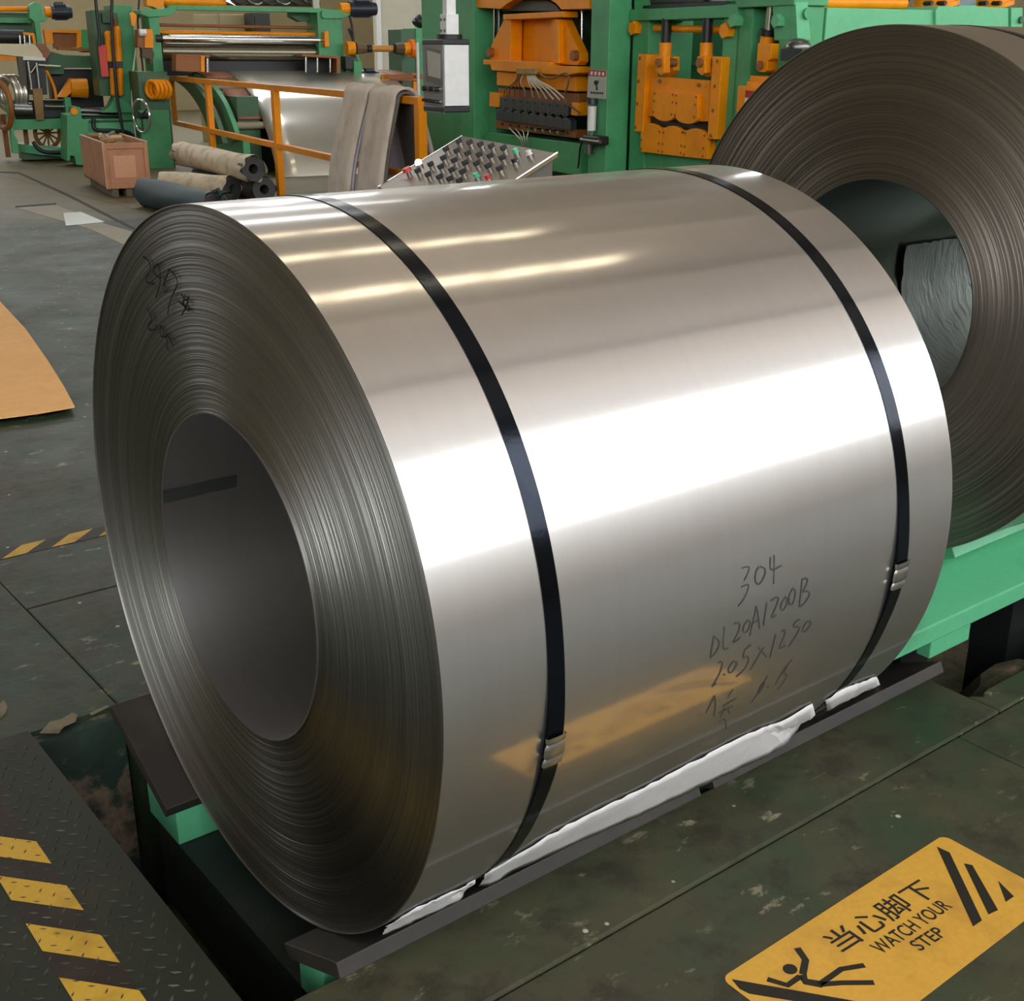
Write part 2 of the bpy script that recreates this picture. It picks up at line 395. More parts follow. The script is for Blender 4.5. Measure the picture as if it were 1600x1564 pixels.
# ceiling light panels and high bay lamps
def ceiling_panel(x0, x1, y0, y1, where):
    t = thing('ceiling_light', 'long warm ceiling light panel, '+where, 'light', ((x0+x1)/2,(y0+y1)/2,ZC))
    MB().box((x0,y0,ZC-.06),(x1,y1,ZC-.02)).build('diffuser', TUBE, t)
    f = MB()
    f.box((x0-.05,y0-.05,ZC-.10),(x1+.05,y0,ZC)).box((x0-.05,y1,ZC-.10),(x1+.05,y1+.05,ZC))
    f.box((x0-.05,y0,ZC-.10),(x0,y1,ZC)).box((x1,y0,ZC-.10),(x1+.05,y1,ZC)); f.build('frame', WHITE, t)
for j, y in enumerate((1.72, 5.15, 8.7)):
    for k in range(-1, 4):
        x = 4.8+.95*k
        if (j, k) in ((1,-1),(2,-1),(2,3)): continue
        ceiling_panel(x+.04, x+.88, y-.26, y+.26, 'row %s, %s from the left end' % (('nearest the window wall','in the middle','nearest the back wall')[j], ('first','second','third','fourth','fifth')[k+1]))
for nm, x, y in (('over the slitting line','10.35','19.1'),('over the far end of the slitting line','15.6','19.8'),('over the press line','13.9','9.7')):
    x = float(x); y = float(y); z = 6.1
    t = thing('high_bay_lamp', 'round high bay lamp hanging '+nm, 'light', (x,y,z))
    MB().cyl((x,y,z),(x,y,z+.02),.30,24).build('lens', BAY, t)
    MB().cyl((x,y,z+.02),(x,y,z+.30),.36,24,.12).build('lamp_shade', GREYB, t, smooth=40)
    MB().cyl((x,y,z+.30),(x,y,ZC-.005),.012,8).build('rod', BLACK, t)

# ================================================================ NEAR COIL
def coil_face(x, r0, r1, sgn, amp, n=256, wraps=176, seed=3):
    rnd = random.Random(seed); mb = MB(); rows = []; off = 0; lobes = 0
    for i in range(wraps):
        ra = r0+(r1-r0)*i/wraps; rb = r0+(r1-r0)*(i+.82)/wraps
        off += (rnd.random()-.5)*amp*.9 - off*.12
        o = off+(rnd.random()-.5)*amp*.35
        rows.append((x+sgn*o, ra)); rows.append((x+sgn*(o-amp*.1), rb))
    cs = [(math.cos(2*math.pi*k/n), math.sin(2*math.pi*k/n)) for k in range(n+1)]
    return [[(xx, r*c, r*s_) for c, s_ in cs] for xx, r in rows]
def make_coil(name, label, group, loc, yaw, W_, edges, barrel, bore, seed, near):
    """loc = middle of the front face at floor contact height"""
    Ry = Matrix.Rotation(yaw, 3, 'Z')
    c = Vector(loc)+Vector((0,0,RC))
    T = lambda p: c+Ry@Vector(p)
    t = thing(name, label, 'steel coil', loc, group)
    n = 256
    rows = coil_face(0, RB, RC, 1, .0007, n, 176 if near else 120, seed)
    MB().grid([[T(p) for p in r] for r in rows]).build('wound_edges', edges, t, smooth=30, fix=False)
    rows = coil_face(W_, RB, RC, 1, .0022, 128, 60, seed+1)
    MB().grid([[T(p) for p in r] for r in rows]).build('wound_edges', edges, t, smooth=50, fix=False)
    def ring(x, r, k=n): return [T((x, r*math.cos(2*math.pi*i/k), r*math.sin(2*math.pi*i/k))) for i in range(k+1)]
    MB().grid([ring(-.003,RC-.002), ring(-.003,RC), ring(W_*.33,RC), ring(W_*.66,RC), ring(W_+.003,RC), ring(W_+.003,RC-.002)]).build('outer_wrap', barrel, t, smooth=60)
    MB().grid([ring(-.004,RB+.0025,160), ring(-.004,RB,160), ring(W_*.5,RB,160), ring(W_+.003,RB,160)]).build('inner_wrap', bore, t, smooth=60)
    return t, T
coil, T1 = make_coil('steel_coil', 'shiny stainless steel coil in the foreground with two black straps', None, (0,0,.6-RC), 0, 1.25, EDGES, BARREL, BORE, 5, True)

def strap_ring(mb, x0, x1, r, a0, a1, n, T, lift=None):
    rows = []
    for i in range(n+1):
        a = a0+(a1-a0)*i/n; k = lift(a) if lift else 0
        rows.append([T((x0,(r+k)*math.cos(a),(r+k)*math.sin(a))), T((x1,(r+k)*math.cos(a),(r+k)*math.sin(a)))])
    lo = [[T((x0,(r-.001)*math.cos(a0+(a1-a0)*i/n),(r-.001)*math.sin(a0+(a1-a0)*i/n))), T((x1,(r-.001)*math.cos(a0+(a1-a0)*i/n),(r-.001)*math.sin(a0+(a1-a0)*i/n)))] for i in range(n+1)]
    mb.grid(rows); mb.grid([[r_[0] for r_ in rows],[l[0] for l in lo]]); mb.grid([[r_[1] for r_ in rows],[l[1] for l in lo]])
    return mb
def strap(x0, x1, sag, sealpx, lab):
    # the strap bridges away from the barrel near its seal
    p = Pc(*sealpx); asl = math.atan2(p.z-.6, p.y)
    lift = lambda a: .0016+.007*math.exp(-((((a-asl+math.pi) % (2*math.pi))-math.pi)/sag)**2)
    st = strap_ring(MB(), x0, x1, RC, -math.pi, math.pi, 200, T1, lift).build('strap', STRAP, coil, smooth=60, label=lab)
    mb = MB(); rows = []
    hl = .028
    for k in range(13):
        f = k/12; a = asl+(f-.5)*2*hl/RC; r = RC+lift(a)+.0042
        pinch = .0035*(math.exp(-((f-.25)/.06)**2)+math.exp(-((f-.75)/.06)**2)); ex = .0035-pinch
        r -= pinch*.5; lo = RC+lift(a)-.0012
        P = lambda x, rr: T1((x, rr*math.cos(a), rr*math.sin(a)))
        rows.append([P(x0-ex,lo), P(x0-ex,r-.001), P(x0-ex+.002,r), P((x0+x1)/2,r+.0006), P(x1+ex-.002,r), P(x1+ex,r-.001), P(x1+ex,lo)])
    mb.grid(rows).build('seal', SEAL, st, smooth=30, label='crimped silver strap seal')
strap(.191, .2225, .16, (866,1164), 'black steel strap nearer the camera')
strap(1.070, 1.104, .16, (1402,895), 'black steel strap at the far end')

# ---- pen marks on the barrel and the edge face
def stroke_ribbon(mb, pts, nrm, w):
    pts = [Vector(p) for p in pts]; q = [pts[0]]
    for a, b in zip(pts[:-1], pts[1:]): q += [a*.75+b*.25, a*.25+b*.75]
    pts = q+[pts[-1]]; L = []; R = []
    for i, p in enumerate(pts):
        t = (pts[min(i+1,len(pts)-1)]-pts[max(0,i-1)])
        n = nrm(p); sd = t.cross(n)
        if sd.length < 1e-9: continue
        sd.normalize(); L.append(p+sd*w/2); R.append(p-sd*w/2)
    if len(L) > 1: mb.grid([L, R])
def barrel_writing():
    def cv(x, y): return Pc(1080+x*.2046, 840+y*.2046, RC+.0008)
    nr = lambda p: Vector((0, p.y, p.z-.6)).normalized()
    soft = [[(385,235),(420,222),(450,225),(435,275),(405,330)], [(380,380),(440,352),(440,380),(425,430),(395,485),(360,525)]]
    A = [[(520,222),(500,250),(490,290),(492,340),(515,362),(545,330),(570,270),(565,235),(530,222)], [(607,150),(604,262),(692,214)], [(635,135),(632,355)],
      [(175,760),(160,840),(150,920)], [(175,755),(215,790),(218,820),(190,880),(150,920)], [(255,680),(240,862),(287,843)],
      [(330,660),(368,648),(377,680),(345,760),(318,808),(350,790),(380,758)], [(440,628),(405,668),(397,715),(418,732),(448,690),(455,640),(430,630)],
      [(500,525),(475,640),(450,750)], [(500,525),(515,600),(525,700)], [(470,655),(525,625)], [(580,500),(565,590),(555,672)],
      [(610,485),(650,455),(672,462),(650,530),(608,620),(652,592)], [(725,455),(690,500),(684,545),(704,562),(732,515),(738,465),(718,455)],
      [(780,385),(750,440),(748,505),(768,520),(795,465),(798,400),(775,388)], [(850,320),(838,430),(828,530)], [(845,325),(885,305),(892,340),(852,415)], [(852,415),(898,408),(908,440),(870,500),(828,532)],
      [(205,955),(240,948),(238,990),(205,1070),(148,1152),(195,1112)], [(245,1043),(260,1052)], [(322,948),(290,990),(284,1030),(310,1034),(345,985),(352,952),(320,948)],
      [(410,862),(393,925),(428,903),(447,930),(405,1015),(345,1065)], [(412,858),(460,818)], [(513,838),(545,870),(577,916)], [(560,835),(500,930),(455,1012)], [(648,742),(626,830),(604,917)],
      [(690,720),(716,702),(720,740),(664,860),(722,822)], [(797,645),(775,690),(832,678),(822,720),(745,836)], [(795,645),(833,625)], [(885,645),(855,690),(853,722),(880,715),(917,665),(915,635),(885,648)],
      [(180,1208),(148,1275),(115,1338)], [(180,1208),(188,1290),(175,1365)], [(325,1158),(280,1225)], [(240,1290),(348,1228)], [(215,1340),(322,1288)], [(255,1300),(226,1375)], [(210,1417),(262,1375),(267,1462)], [(280,1295),(292,1345)],
      [(562,1098),(514,1160),(514,1200),(548,1150),(562,1110)], [(585,1055),(520,1180),(458,1265)], [(580,1140),(592,1142)], [(722,988),(680,1060),(643,1122)],
      [(735,985),(702,1042),(738,1048),(706,1110),(660,1165)], [(733,985),(772,932)]]
    for nm, strokes, mt, w in (('pen_writing', A, PENSOFT, .0030), ('pen_writing', soft, PENSOFT, .0022)):
        for s_ in strokes:
            mb = MB(); stroke_ribbon(mb, [cv(*q) for q in s_], nr, w)
            mb.build(nm, mt, coil, fix=False)
    def fv(x, y): return hit(180+x*.1278, 360+y*.1278, Vector((-.0035,0,0)), Vector((1,0,0)))
    B = [[(340,325),(375,335),(410,375),(435,450),(420,520),(378,570),(375,625),(410,645),(482,655)], [(525,408),(468,455),(462,495),(482,535),(556,588)], [(525,408),(548,500),(556,588),(543,690),(512,765),(494,826)],
      [(662,478),(632,560),(600,620),(585,690),(603,750),(626,752),(624,700),(600,640)], [(655,468),(718,530),(755,592),(764,660),(715,760),(672,860),(650,950),(640,1040)],
      [(802,772),(838,825),(842,862),(812,905)], [(852,785),(835,880),(840,940),(912,988)], [(906,805),(880,890),(865,940),(812,1040)], [(768,858),(808,895),(880,935)], [(850,850),(898,842)],
      [(382,940),(430,1040),(456,1095),(408,1155),(400,1200),(440,1222),(495,1210),(506,1150)], [(565,1160),(545,1220),(560,1305),(596,1290),(582,1222),(562,1165)], [(590,1300),(612,1308),(640,1265)], [(628,1290),(632,1370),(632,1430),(652,1475)], [(650,1300),(685,1360),(716,1418)]]
    for s_ in B:
        mb = MB(); stroke_ribbon(mb, [fv(*q) for q in s_], lambda p: Vector((-1,0,0)), .0042)
        mb.build('pen_writing', PEN, coil, fix=False)
barrel_writing()
# clear tape inside the bore
mb = MB(); rows = []
tr = RB-.0012
for i in range(9):
    r_ = []
    for k in range(5):
        x = -.002+.16*i/8; a = math.radians(16.5)-k*.024-.02*math.sin(i*.9)*.1
        wob = .0012*math.sin(i*2.1+k*1.7)
        r_.append(T1((x, (tr-wob)*math.cos(a), (tr-wob)*math.sin(a))))
    rows.append(r_)
TAPE = painted('clear sticky tape', (58,60,58), .12, amt=.1)
mb.grid(rows).build('clear_tape', TAPE, coil, smooth=30, label='strip of clear sticky tape inside the bore')
# bent sliver of the innermost wrap
# ================================================================ SADDLE UNDER THE NEAR COIL
A17 = math.radians(24.5)
def sad(side, t, off):      # t = distance along the plate from the touching line (outward +), off = out from coil
    y = math.sin(A17)*(RC+.003+off)+math.cos(A17)*t; z = .6-math.cos(A17)*(RC+.003+off)+math.sin(A17)*t
    return (side*y, z)
def sad_t(side, x, y):      # where a plate corner of the photograph sits along the plate
    n = Vector((0,side*math.sin(A17),-math.cos(A17))); p = hit(x, y, Vector((0,0,.6))+n*(RC+.003), n)
    return (p.y*side-math.sin(A17)*(RC+.003))/math.cos(A17)
saddle = thing('coil_saddle', 'green V saddle with dark wear plates under the shiny near coil', 'coil stand', (.8,0,-PT))
for side, (tin, tout) in ((-1,(sad_t(-1,450,1487),sad_t(-1,540,1497))), (1,(sad_t(1,258,1266),sad_t(1,178,1100)))):
    tin = -.045 if side < 0 else min(tin, .0)
    xs = -.07 if side < 0 else -.075
    for x0, x1 in ((xs,.812),(.852,1.70)):
        A = [sad(side,tin,0), sad(side,tout,0), sad(side,tout,.03), sad(side,tin,.03)]
        MB().prism([Vector((x0,y,z)) for y, z in A], [Vector((x1,y,z)) for y, z in A]).build('wear_plate', WAX, saddle, bevel=.002)
    yi, zi = sad(side,tin+.004,.031); yo, zo = sad(side,.06 if side < 0 else .17,.031)
    A2 = [(yi,zi),(yo,zo),(yo,zi-.085),(yi,zi-.085)]
    for x0, x1 in ((-.05,.10),(.104,1.69)):
        MB().prism([Vector((x0,y,z)) for y, z in A2], [Vector((x1,y,z)) for y, z in A2]).build('saddle_block', GREEN_CAR, saddle, bevel=.002)
    zb = zi-.086
MB().box((-.05,-.40,-.34),(1.69,.40,zb),).build('saddle_body', painted('grimy dark green body', (26,36,32), .6, amt=.4), saddle)
MB().box((.1,-.3,-PT),(1.6,.3,-.34)).build('saddle_base', BLACK, saddle)

# ---- white wrapping film squeezed out along the near saddle
nn = Vector((0,-math.sin(A17),-math.cos(A17)))
pp = Vector((0,0,.6))+nn*(RC-.003)
def on_plate(x, y): return hit(x, y, pp, nn)
def resample(pts, n):
    L = [0]
    for a, b in zip(pts[:-1], pts[1:]): L.append(L[-1]+(b-a).length)
    out = []
    for i in range(n):
        d = L[-1]*i/(n-1); k = max(j for j in range(len(L)) if L[j] <= d+1e-9); k = min(k, len(pts)-2)
        f = (d-L[k])/max(L[k+1]-L[k],1e-9); out.append(pts[k].lerp(pts[k+1], f))
    return out
film = thing('wrapping_film', 'crumpled white wrapping film squeezed between coil and saddle plate', 'wrapping', tuple(on_plate(1000,1270)))
def film_piece(low, up, n, seed, fold=.35):
    rnd = random.Random(seed)
    Lw = resample([on_plate(*q) for q in low], n)
    Up = resample([Pc(q[0], q[1], RC+.0012) for q in up], n)
    mb = MB(); cols = 7; rows = []
    for i in range(n):
        a, b = Lw[i], Up[i]; r = []
        for k in range(cols):
            f = k/(cols-1); p = a.lerp(b, f)
            rr = math.hypot(p.y, p.z-.6)
            need = RC+.0012+.003*rnd.random() + (.004*math.sin(f*math.pi))
            if rr < need:
                s_ = need/rr; p = Vector((p.x, p.y*s_, .6+(p.z-.6)*s_))
            bulge = .0045*math.sin(math.pi*min(1,f*1.3))*(.6+.8*rnd.random())
            r.append(p+Vector((rnd.uniform(-.003,.003), -.5*bulge+rnd.uniform(-.0015,.0015), .6*bulge if f < .7 else 0)))
        rows.append(r)
    o = mb.grid(rows).build('film_strip', PAPER, film, smooth=12, fix=False)
    sd = o.modifiers.new('thick', 'SOLIDIFY'); sd.thickness = .0006
film_piece([(596,1461),(610,1456),(632,1447),(662,1433),(690,1421),(719,1407),(724,1396),(736,1383)], [(604,1446),(622,1434),(645,1420),(680,1403),(707,1391),(722,1384),(740,1373)], 22, 1)
film_piece([(748,1384),(758,1384),(779,1377),(792,1364),(850,1340),(905,1315),(1000,1274),(1080,1236),(1150,1204),(1199,1181),(1225,1165),(1239,1149),(1256,1123)], [(757,1365),(790,1345),(850,1308),(884,1289),(940,1260),(1000,1232),(1080,1190),(1150,1154),(1190,1136),(1222,1125),(1250,1108),(1270,1098)], 46, 2)
film_piece([(1284,1112),(1306,1104),(1320,1096),(1334,1081),(1350,1072),(1368,1062)], [(1288,1094),(1305,1082),(1320,1074),(1336,1068),(1352,1062),(1369,1056)], 14, 3)

# ================================================================ COIL PIT FLOOR FURNITURE
# diamond tread cover plate with striped tape
cover = thing('tread_plate_cover', 'dark green diamond tread cover plate with yellow and black stripes, lower left', 'floor plate', (-.6,.1,0))
MB().box((-1.3,-1.2,0.0),(-.212,.742,.006)).build('plate', painted('green tread plate paint', (44,48,36), .62, dirt=(62,54,42), amt=.7, scale=5, spec=.25), cover)
mb = MB(); k = 0; y = -.62
TREADTOP = .0076
while y < .70:
    x = -.72+(.016 if k % 2 else 0)
    j = 0
    while x < -.225:
        a = math.radians(45 if (j+k) % 2 else -45)+.1
        dx, dy = .011*math.cos(a), .011*math.sin(a); nx, ny = -.0022*math.sin(a), .0022*math.cos(a)
        mb.prism([Vector((x-dx,y-dy,.006)),Vector((x+nx*1.6,y+ny*1.6,.006)),Vector((x+dx,y+dy,.006)),Vector((x-nx*1.6,y-ny*1.6,.006))],
                 [Vector((x-dx*.6,y-dy*.6,TREADTOP)),Vector((x+nx*.7,y+ny*.7,TREADTOP)),Vector((x+dx*.6,y+dy*.6,TREADTOP)),Vector((x-nx*.7,y-ny*.7,TREADTOP))])
        x += .032; j += 1
    y += .028; k += 1
mb.build('tread_pattern', painted('worn tread tops', (52,54,43), .5, dirt=(112,106,90), amt=.8, scale=7, spec=.3), cover, kind='stuff')
MB().box((-.437,-1.1,.0062),(-.339,.60,.0066)).build('dark_band', TAPEBLK, cover)
for k in range(-3, 4):
    y = .059-.176*k+.0
    if k == -3: continue
    A = [(-.4365,y),(-.3395,y-.115),(-.3395,y-.205),(-.4365,y-.092)]
    MB().ext([Vector((a,b,.0067)) for a, b in A], Vector((0,0,.0006))).build('yellow_stripe', YELLOW, cover)

# floor tape beyond the coil
tape = thing('hazard_tape', 'black and yellow striped tape stuck on the floor left of the coil', 'tape', (.3,1.9,0))
MB().box((-1.2,1.845,.0004),(1.3,1.93,.0010)).build('tape_base', TAPEBLK, tape)
for k in range(-8, 7):
    x = .217+.155*k
    A = [(x,1.847),(x+.088,1.928),(x+.187,1.928),(x+.085,1.847)] if False else [(x,1.847),(x+.012,1.847),(x+.185,1.928),(x+.09,1.928)]
    A = [(x,1.848),(x+.085,1.927),(x+.165,1.927),(x+.075,1.848)]
    MB().ext([Vector((a,b,.0011)) for a, b in A], Vector((0,0,.0005))).build('yellow_stripe', YELLOW, tape)

# floor sign WATCH YOUR STEP
sign = thing('floor_sign', 'yellow floor sticker reading WATCH YOUR STEP with a falling figure', 'sign', (.8,-.93,0))
SX0, SX1, SY1, SH = .468, 1.135, -.819, .245
def rrect(x0,y0,x1,y1,r,z,n=6):
    P = []
    for cx, cy, a0 in ((x1-r,y1-r,0),(x0+r,y1-r,90),(x0+r,y0+r,180),(x1-r,y0+r,270)):
        for i in range(n+1):
            a = math.radians(a0+90*i/n); P.append(Vector((cx+r*math.cos(a),cy+r*math.sin(a),z)))
    return P
MB().ext(rrect(SX0,SY1-SH,SX1,SY1,.018,.0003), Vector((0,0,.0008))).build('sticker', painted('yellow sign vinyl', (216,164,66), .5, dirt=(150,104,54), amt=.45, scale=9, spec=.35), sign)
def Ps(x, y): return hit(1000+x*.375, 1200+y*.375, Vector((0,0,.0012)), ZD)
mb = MB()
for P in ([(1237,328),(1290,352),(1425,635),(1388,660)], [(1350,398),(1385,405),(1492,592),(1452,610)], [(1492,470),(1558,535),(1524,558)], [(382,880),(900,972),(880,1010),(455,940),(415,920)]):
    MB().ext([Ps(*q) for q in P], Vector((0,0,.0004))).build('stripe', INK, sign)
# falling figure
mb = MB()
def limb(pts, w):
    P = [Ps(*q) for q in pts]; L = []; R = []
    for i, p in enumerate(P):
        t = P[min(i+1,len(P)-1)]-P[max(i-1,0)]; s_ = Vector((-t.y,t.x,0)).normalized()*w
        L.append(p+s_); R.append(p-s_)
    mb.ext(L+R[::-1], Vector((0,0,.0004)))
limb([(655,750),(690,800),(678,860)], .0065); limb([(530,880),(615,905),(668,868)], .0058)
limb([(676,862),(690,890),(760,902)], .0080); limb([(748,902),(838,838),(935,822)], .0056); limb([(750,902),(840,895),(975,894)], .0056)
hc = Ps(625,838); mb.ext([hc+Vector((.0135*math.cos(i*.524),.0125*math.sin(i*.524),0)) for i in range(12)], Vector((0,0,.0004)))
mb.build('figure', INK, sign)
def text(body, p_base, p_end, height, parent, mt, name, shear=0, z=.0012, bold=0, ext=.0004):
    cu = bpy.data.curves.new(name, 'FONT'); cu.body = body; cu.size = 1.0; cu.extrude = .0; cu.offset = bold
    o = bpy.data.objects.new(name, cu); COL.objects.link(o)
    me = bpy.data.meshes.new_from_object(o.evaluated_get(bpy.context.evaluated_depsgraph_get()))
    bpy.data.objects.remove(o); bpy.data.curves.remove(cu)
    xs = [v.co.x for v in me.vertices]; ys = [v.co.y for v in me.vertices]; x0, x1, y0, y1 = min(xs), max(xs), min(ys), max(ys)
    d = (p_end-p_base); L = d.length; ex = d.normalized(); ey = Vector((-ex.y, ex.x, 0))
    off = wloc(parent)
    for v in me.vertices:
        a = (v.co.x-x0)/(x1-x0)*L; b = (v.co.y-y0)/(y1-y0)*height
        v.co = p_base+ex*a+ey*b-off
    for v in me.vertices: v.co.z = z+.0004-off.z
    me.materials.append(mt); ob = bpy.data.objects.new(name, me); COL.objects.link(ob); ob.parent = parent
    return ob
text('当心脚下', Ps(850,772), Ps(1252,520), .054, sign, INK, 'lettering', bold=.008)
text('WATCH YOUR', Ps(1010,778), Ps(1305,580), .030, sign, INK, 'lettering', bold=.012)
text('STEP', Ps(1170,765), Ps(1282,695), .028, sign, INK, 'lettering', bold=.012)

# kraft board leaning on the far floor
bd = [(-420,440),(-120,420),(-40,440),(0,472),(40,515),(75,565),(100,605),(117,637),(60,647),(0,655),(-200,690),(-420,730)]
board = thing('kraft_board', 'curved sheet of tan kraft board lying on the floor, left edge', 'board', tuple(Pz(0,560,0)))
mb = MB()
A = [Pz(x,y,.025) for x, y in bd]
mb.ext(A, Vector((0,0,.006))).build('sheet', CARD, board)
mb = MB()
for x, y in ((-60,540),(-250,600)):
    p = Pz(x,y,0); mb.box((p.x-.4,p.y-.03,0),(p.x+.35,p.y+.03,.025))
mb.build('batten', TAN, board)

# ================================================================ SECOND COIL ON ITS CAR
C2 = (1.8015,-.0288,.9031-RC); YAW2 = math.radians(-1.64)
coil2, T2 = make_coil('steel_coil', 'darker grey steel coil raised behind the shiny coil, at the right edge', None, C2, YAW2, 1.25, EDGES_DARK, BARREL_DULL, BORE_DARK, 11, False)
for x0 in (.22, 1.0):
    strap_ring(MB(), x0, x0+.032, RC, -math.pi, math.pi, 160, T2, lambda a: .0016).build('strap', STRAP, coil2, smooth=60, label='dark steel strap round the rear coil')
# crumpled plastic inside the bore
CRUMP, nt, b = newmat('crumpled film in bore'); co = texco(nt)
b.inputs['Base Color'].default_value = lin((196,206,200)); b.inputs['Roughness'].default_value = .4
mp = N(nt, 'ShaderNodeMapping'); mp.inputs['Scale'].default_value = (18, 3, 3); mp.inputs['Rotation'].default_value = (0,0,.6); nt.links.new(co, mp.inputs['Vector'])
bump(nt, b, noise(nt, 3, 5, mp.outputs['Vector']), .7, .03)
mb = MB(); rows = []; rnd = random.Random(4)
for i in range(30):
    r = []
    for k in range(19):
        a = math.radians(-88+100*k/18); x0 = .34+.22*math.sin(math.pi*k/18)*.6+.20*(k/18)**2
        x = x0+(1.22-x0)*i/29; rr = RB-.004-.012*rnd.random()
        r.append(T2((x, rr*math.cos(a), rr*math.sin(a))))
    rows.append(r)
mb.grid(rows).build('crumpled_film', CRUMP, coil2, smooth=40, fix=False, label='crumpled pale film lining the bore')
car = thing('coil_car', 'green coil car carrying the raised rear coil over the pit', 'coil car', (2.4,0,-PT))
ZD2 = .235
A26 = math.radians(27)
def sad2(side, t, off):
    y = math.sin(A26)*(RC+.002+off)+math.cos(A26)*t; z = .9031-math.cos(A26)*(RC+.002+off)+math.sin(A26)*t
    return (-.03+side*y, z)
for side in (-1, 1):
    A = [sad2(side,-.16,0), sad2(side,.01,0), sad2(side,.01,.03), sad2(side,-.16,.03)]
    MB().prism([Vector((1.83,y,z)) for y, z in A], [Vector((3.1,y,z)) for y, z in A]).build('wear_plate', GREEN_CAR, car, bevel=.003)
d0 = [Pz(1425,995,.17), Pz(1640,890,.17)]
yd = (d0[0].y+d0[1].y)/2
Y1V = Vector((0,1,0))
def onY(x, y, yy): return hit(x, y, Vector((0,yy,0)), Y1V)
MB().prism([Vector((1.46,yd,.17)),Vector((1.46,yd+.34,.262)),Vector((1.46,.45,.262)),Vector((1.46,.45,.12)),Vector((1.46,yd,.12))],
           [Vector((3.3,yd,.17)),Vector((3.3,yd+.34,.262)),Vector((3.3,.45,.262)),Vector((3.3,.45,.12)),Vector((3.3,yd,.12))]).build('deck', GREEN_CAR, car, bevel=.004)
for xa, xb in ((onY(1456,1000,yd+.01).x,onY(1518,970,yd+.01).x),(2.3,2.6)): MB().box((xa,yd+.01,.065),(xb,yd+.05,.13)).build('bracket', GREEN_CAR, car, bevel=.003)
for x in (1.73, 2.28, 3.05):
    for y in (-.30, .25):
        MB().box((x,y,-PT),(x+.13,y+.12,.12)).build('leg', BLACK, car)
rub = MB(); rub.ball((2.1,-.42,-.30), .26, 9, 6, (1.0,.5,.8)); rub.ball((2.55,-.40,-.36), .28, 8, 6, (1.1,.5,.7))
struct(rub.build('trim_pit_rubble', PITFLOOR))
MB().box((1.73,-.12,-.2),(3.2,.16,.12)).build('lift_frame', BLACK, car)

# ================================================================ PRESS LINE ON THE RIGHT
UP = 4.0
VCOL = UV(Pu(740,100,UP)).y; VCOR = UV(Pu(950,100,UP)).y
def ub(U, x0, y0, x1, y1, d, name, mat, parent, bevel=.004, **kw):
    return MB().urect(U, x0, y0, x1, y1, d).build(name, mat, parent, bevel=bevel, **kw)
def up_(U, pts, d, name, mat, parent, bevel=.004, **kw):
    return MB().upoly(U, pts, d).build(name, mat, parent, bevel=bevel, **kw)
def vb(V, x0, y0, x1, y1, d, name, mat, parent, bevel=.004, **kw):
    return MB().vrect(V, x0, y0, x1, y1, d).build(name, mat, parent, bevel=bevel, **kw)
def vp_(V, pts, d, name, mat, parent, bevel=.004, **kw):
    return MB().vpoly(V, pts, d).build(name, mat, parent, bevel=bevel, **kw)

press = thing('roller_leveller', 'green roller press with orange head, dark roller rows and white hoses', 'machine', W(4.3, 6.2, 0))
def ucolumn(U, x0, x1, d, name, z1=2.6, mat=GREEN, parent=press, y=100):
    v0, v1 = UV(Pu(x0,y,U)).y, UV(Pu(x1,y,U)).y
    return MB().box((U,min(v0,v1),0),(U+d,max(v0,v1),z1),W).build(name, mat, parent, bevel=.006)
ucolumn(UP, 660, 740, .75, 'column')
ucolumn(UP, 922, 950, .172, 'column')
vi0, vi1 = UV(Pu(740,100,UP)).y, UV(Pu(922,100,UP)).y
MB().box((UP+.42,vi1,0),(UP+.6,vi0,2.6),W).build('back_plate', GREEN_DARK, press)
UR = UP+.05
ub(UR, 757, 215, 907, 262, .4, 'apron', GREEN, press)
ub(UP+.12, 757, 141, 775, 215, .3, 'apron_side', GREEN, press)
# orange cross head
up_(UR-.02, [(743,-14),(921,-14),(921,14),(877,15),(868,5),(856,-2),(806,-2),(792,6),(782,14),(743,12)], .4, 'cross_beam', ORANGE, press)
up_(UR+.06, [(783,17),(792,9),(806,0),(856,0),(868,8),(876,18)], .2, 'arch_plate', painted('dark grey arch plate', (66,68,58), .5), press)
for x in (772.5, 780, 909.5):
    a = Pu(x,10,UR+.12); b = Pu(x-.5,75,UR+.12)
    MB().cyl(a, b, .012 if x != 780 else .018, 12).build('guide_rod', CHROME if x != 780 else STEELGREY, press, smooth=40)
ub(UR-.04, 786, 20, 880, 29, .12, 'head_plate', ORANGE, press)
up_(UR+.02, [(788,29),(796,29),(795,95),(766,93),(764,88),(768,70)], .07, 'head_cheek', ORANGE, press)
up_(UR+.02, [(861,29),(881,30),(906,83),(906,96),(902,102),(861,100)], .07, 'head_cheek', ORANGE, press)
up_(UR+.10, [(793,28),(864,29),(864,100),(793,96)], .03, 'head_back', ORANGE, press)
up_(UR-.02, [(790,28),(798,28),(797,96),(789,95)], .1, 'rib', ORANGE, press); up_(UR-.02, [(866,30),(872,30),(873,99),(866,99)], .1, 'rib', ORANGE, press)
for x, y in ((766,82),(898,87)):
    c = Pu(x,y,UR); MB().cyl(c-UD*.02, c+UD*.05, .035, 16).build('pivot_pin', ORANGE_BROWN, press, smooth=40)
up_(UR-.06, [(755,93),(858,97),(858,103),(905,104),(903,114),(885,118),(768,110),(766,101),(755,101)], .14, 'head_base', ORANGE, press)
up_(UR+.0, [(776,112),(900,119),(900,143),(776,133)], .10, 'slide', ORANGE, press)
up_(UR+.04, [(778,137),(904,146),(904,165),(778,152)], .10, 'roller_carrier', ORANGE_BROWN, press)
up_(UR-.02, [(765,144),(780,146),(779,168),(764,166)], .12, 'clamp', ORANGE, press)
up_(UR-.02, [(893,160),(904,161),(902,181),(892,180)], .12, 'clamp', ORANGE, press)
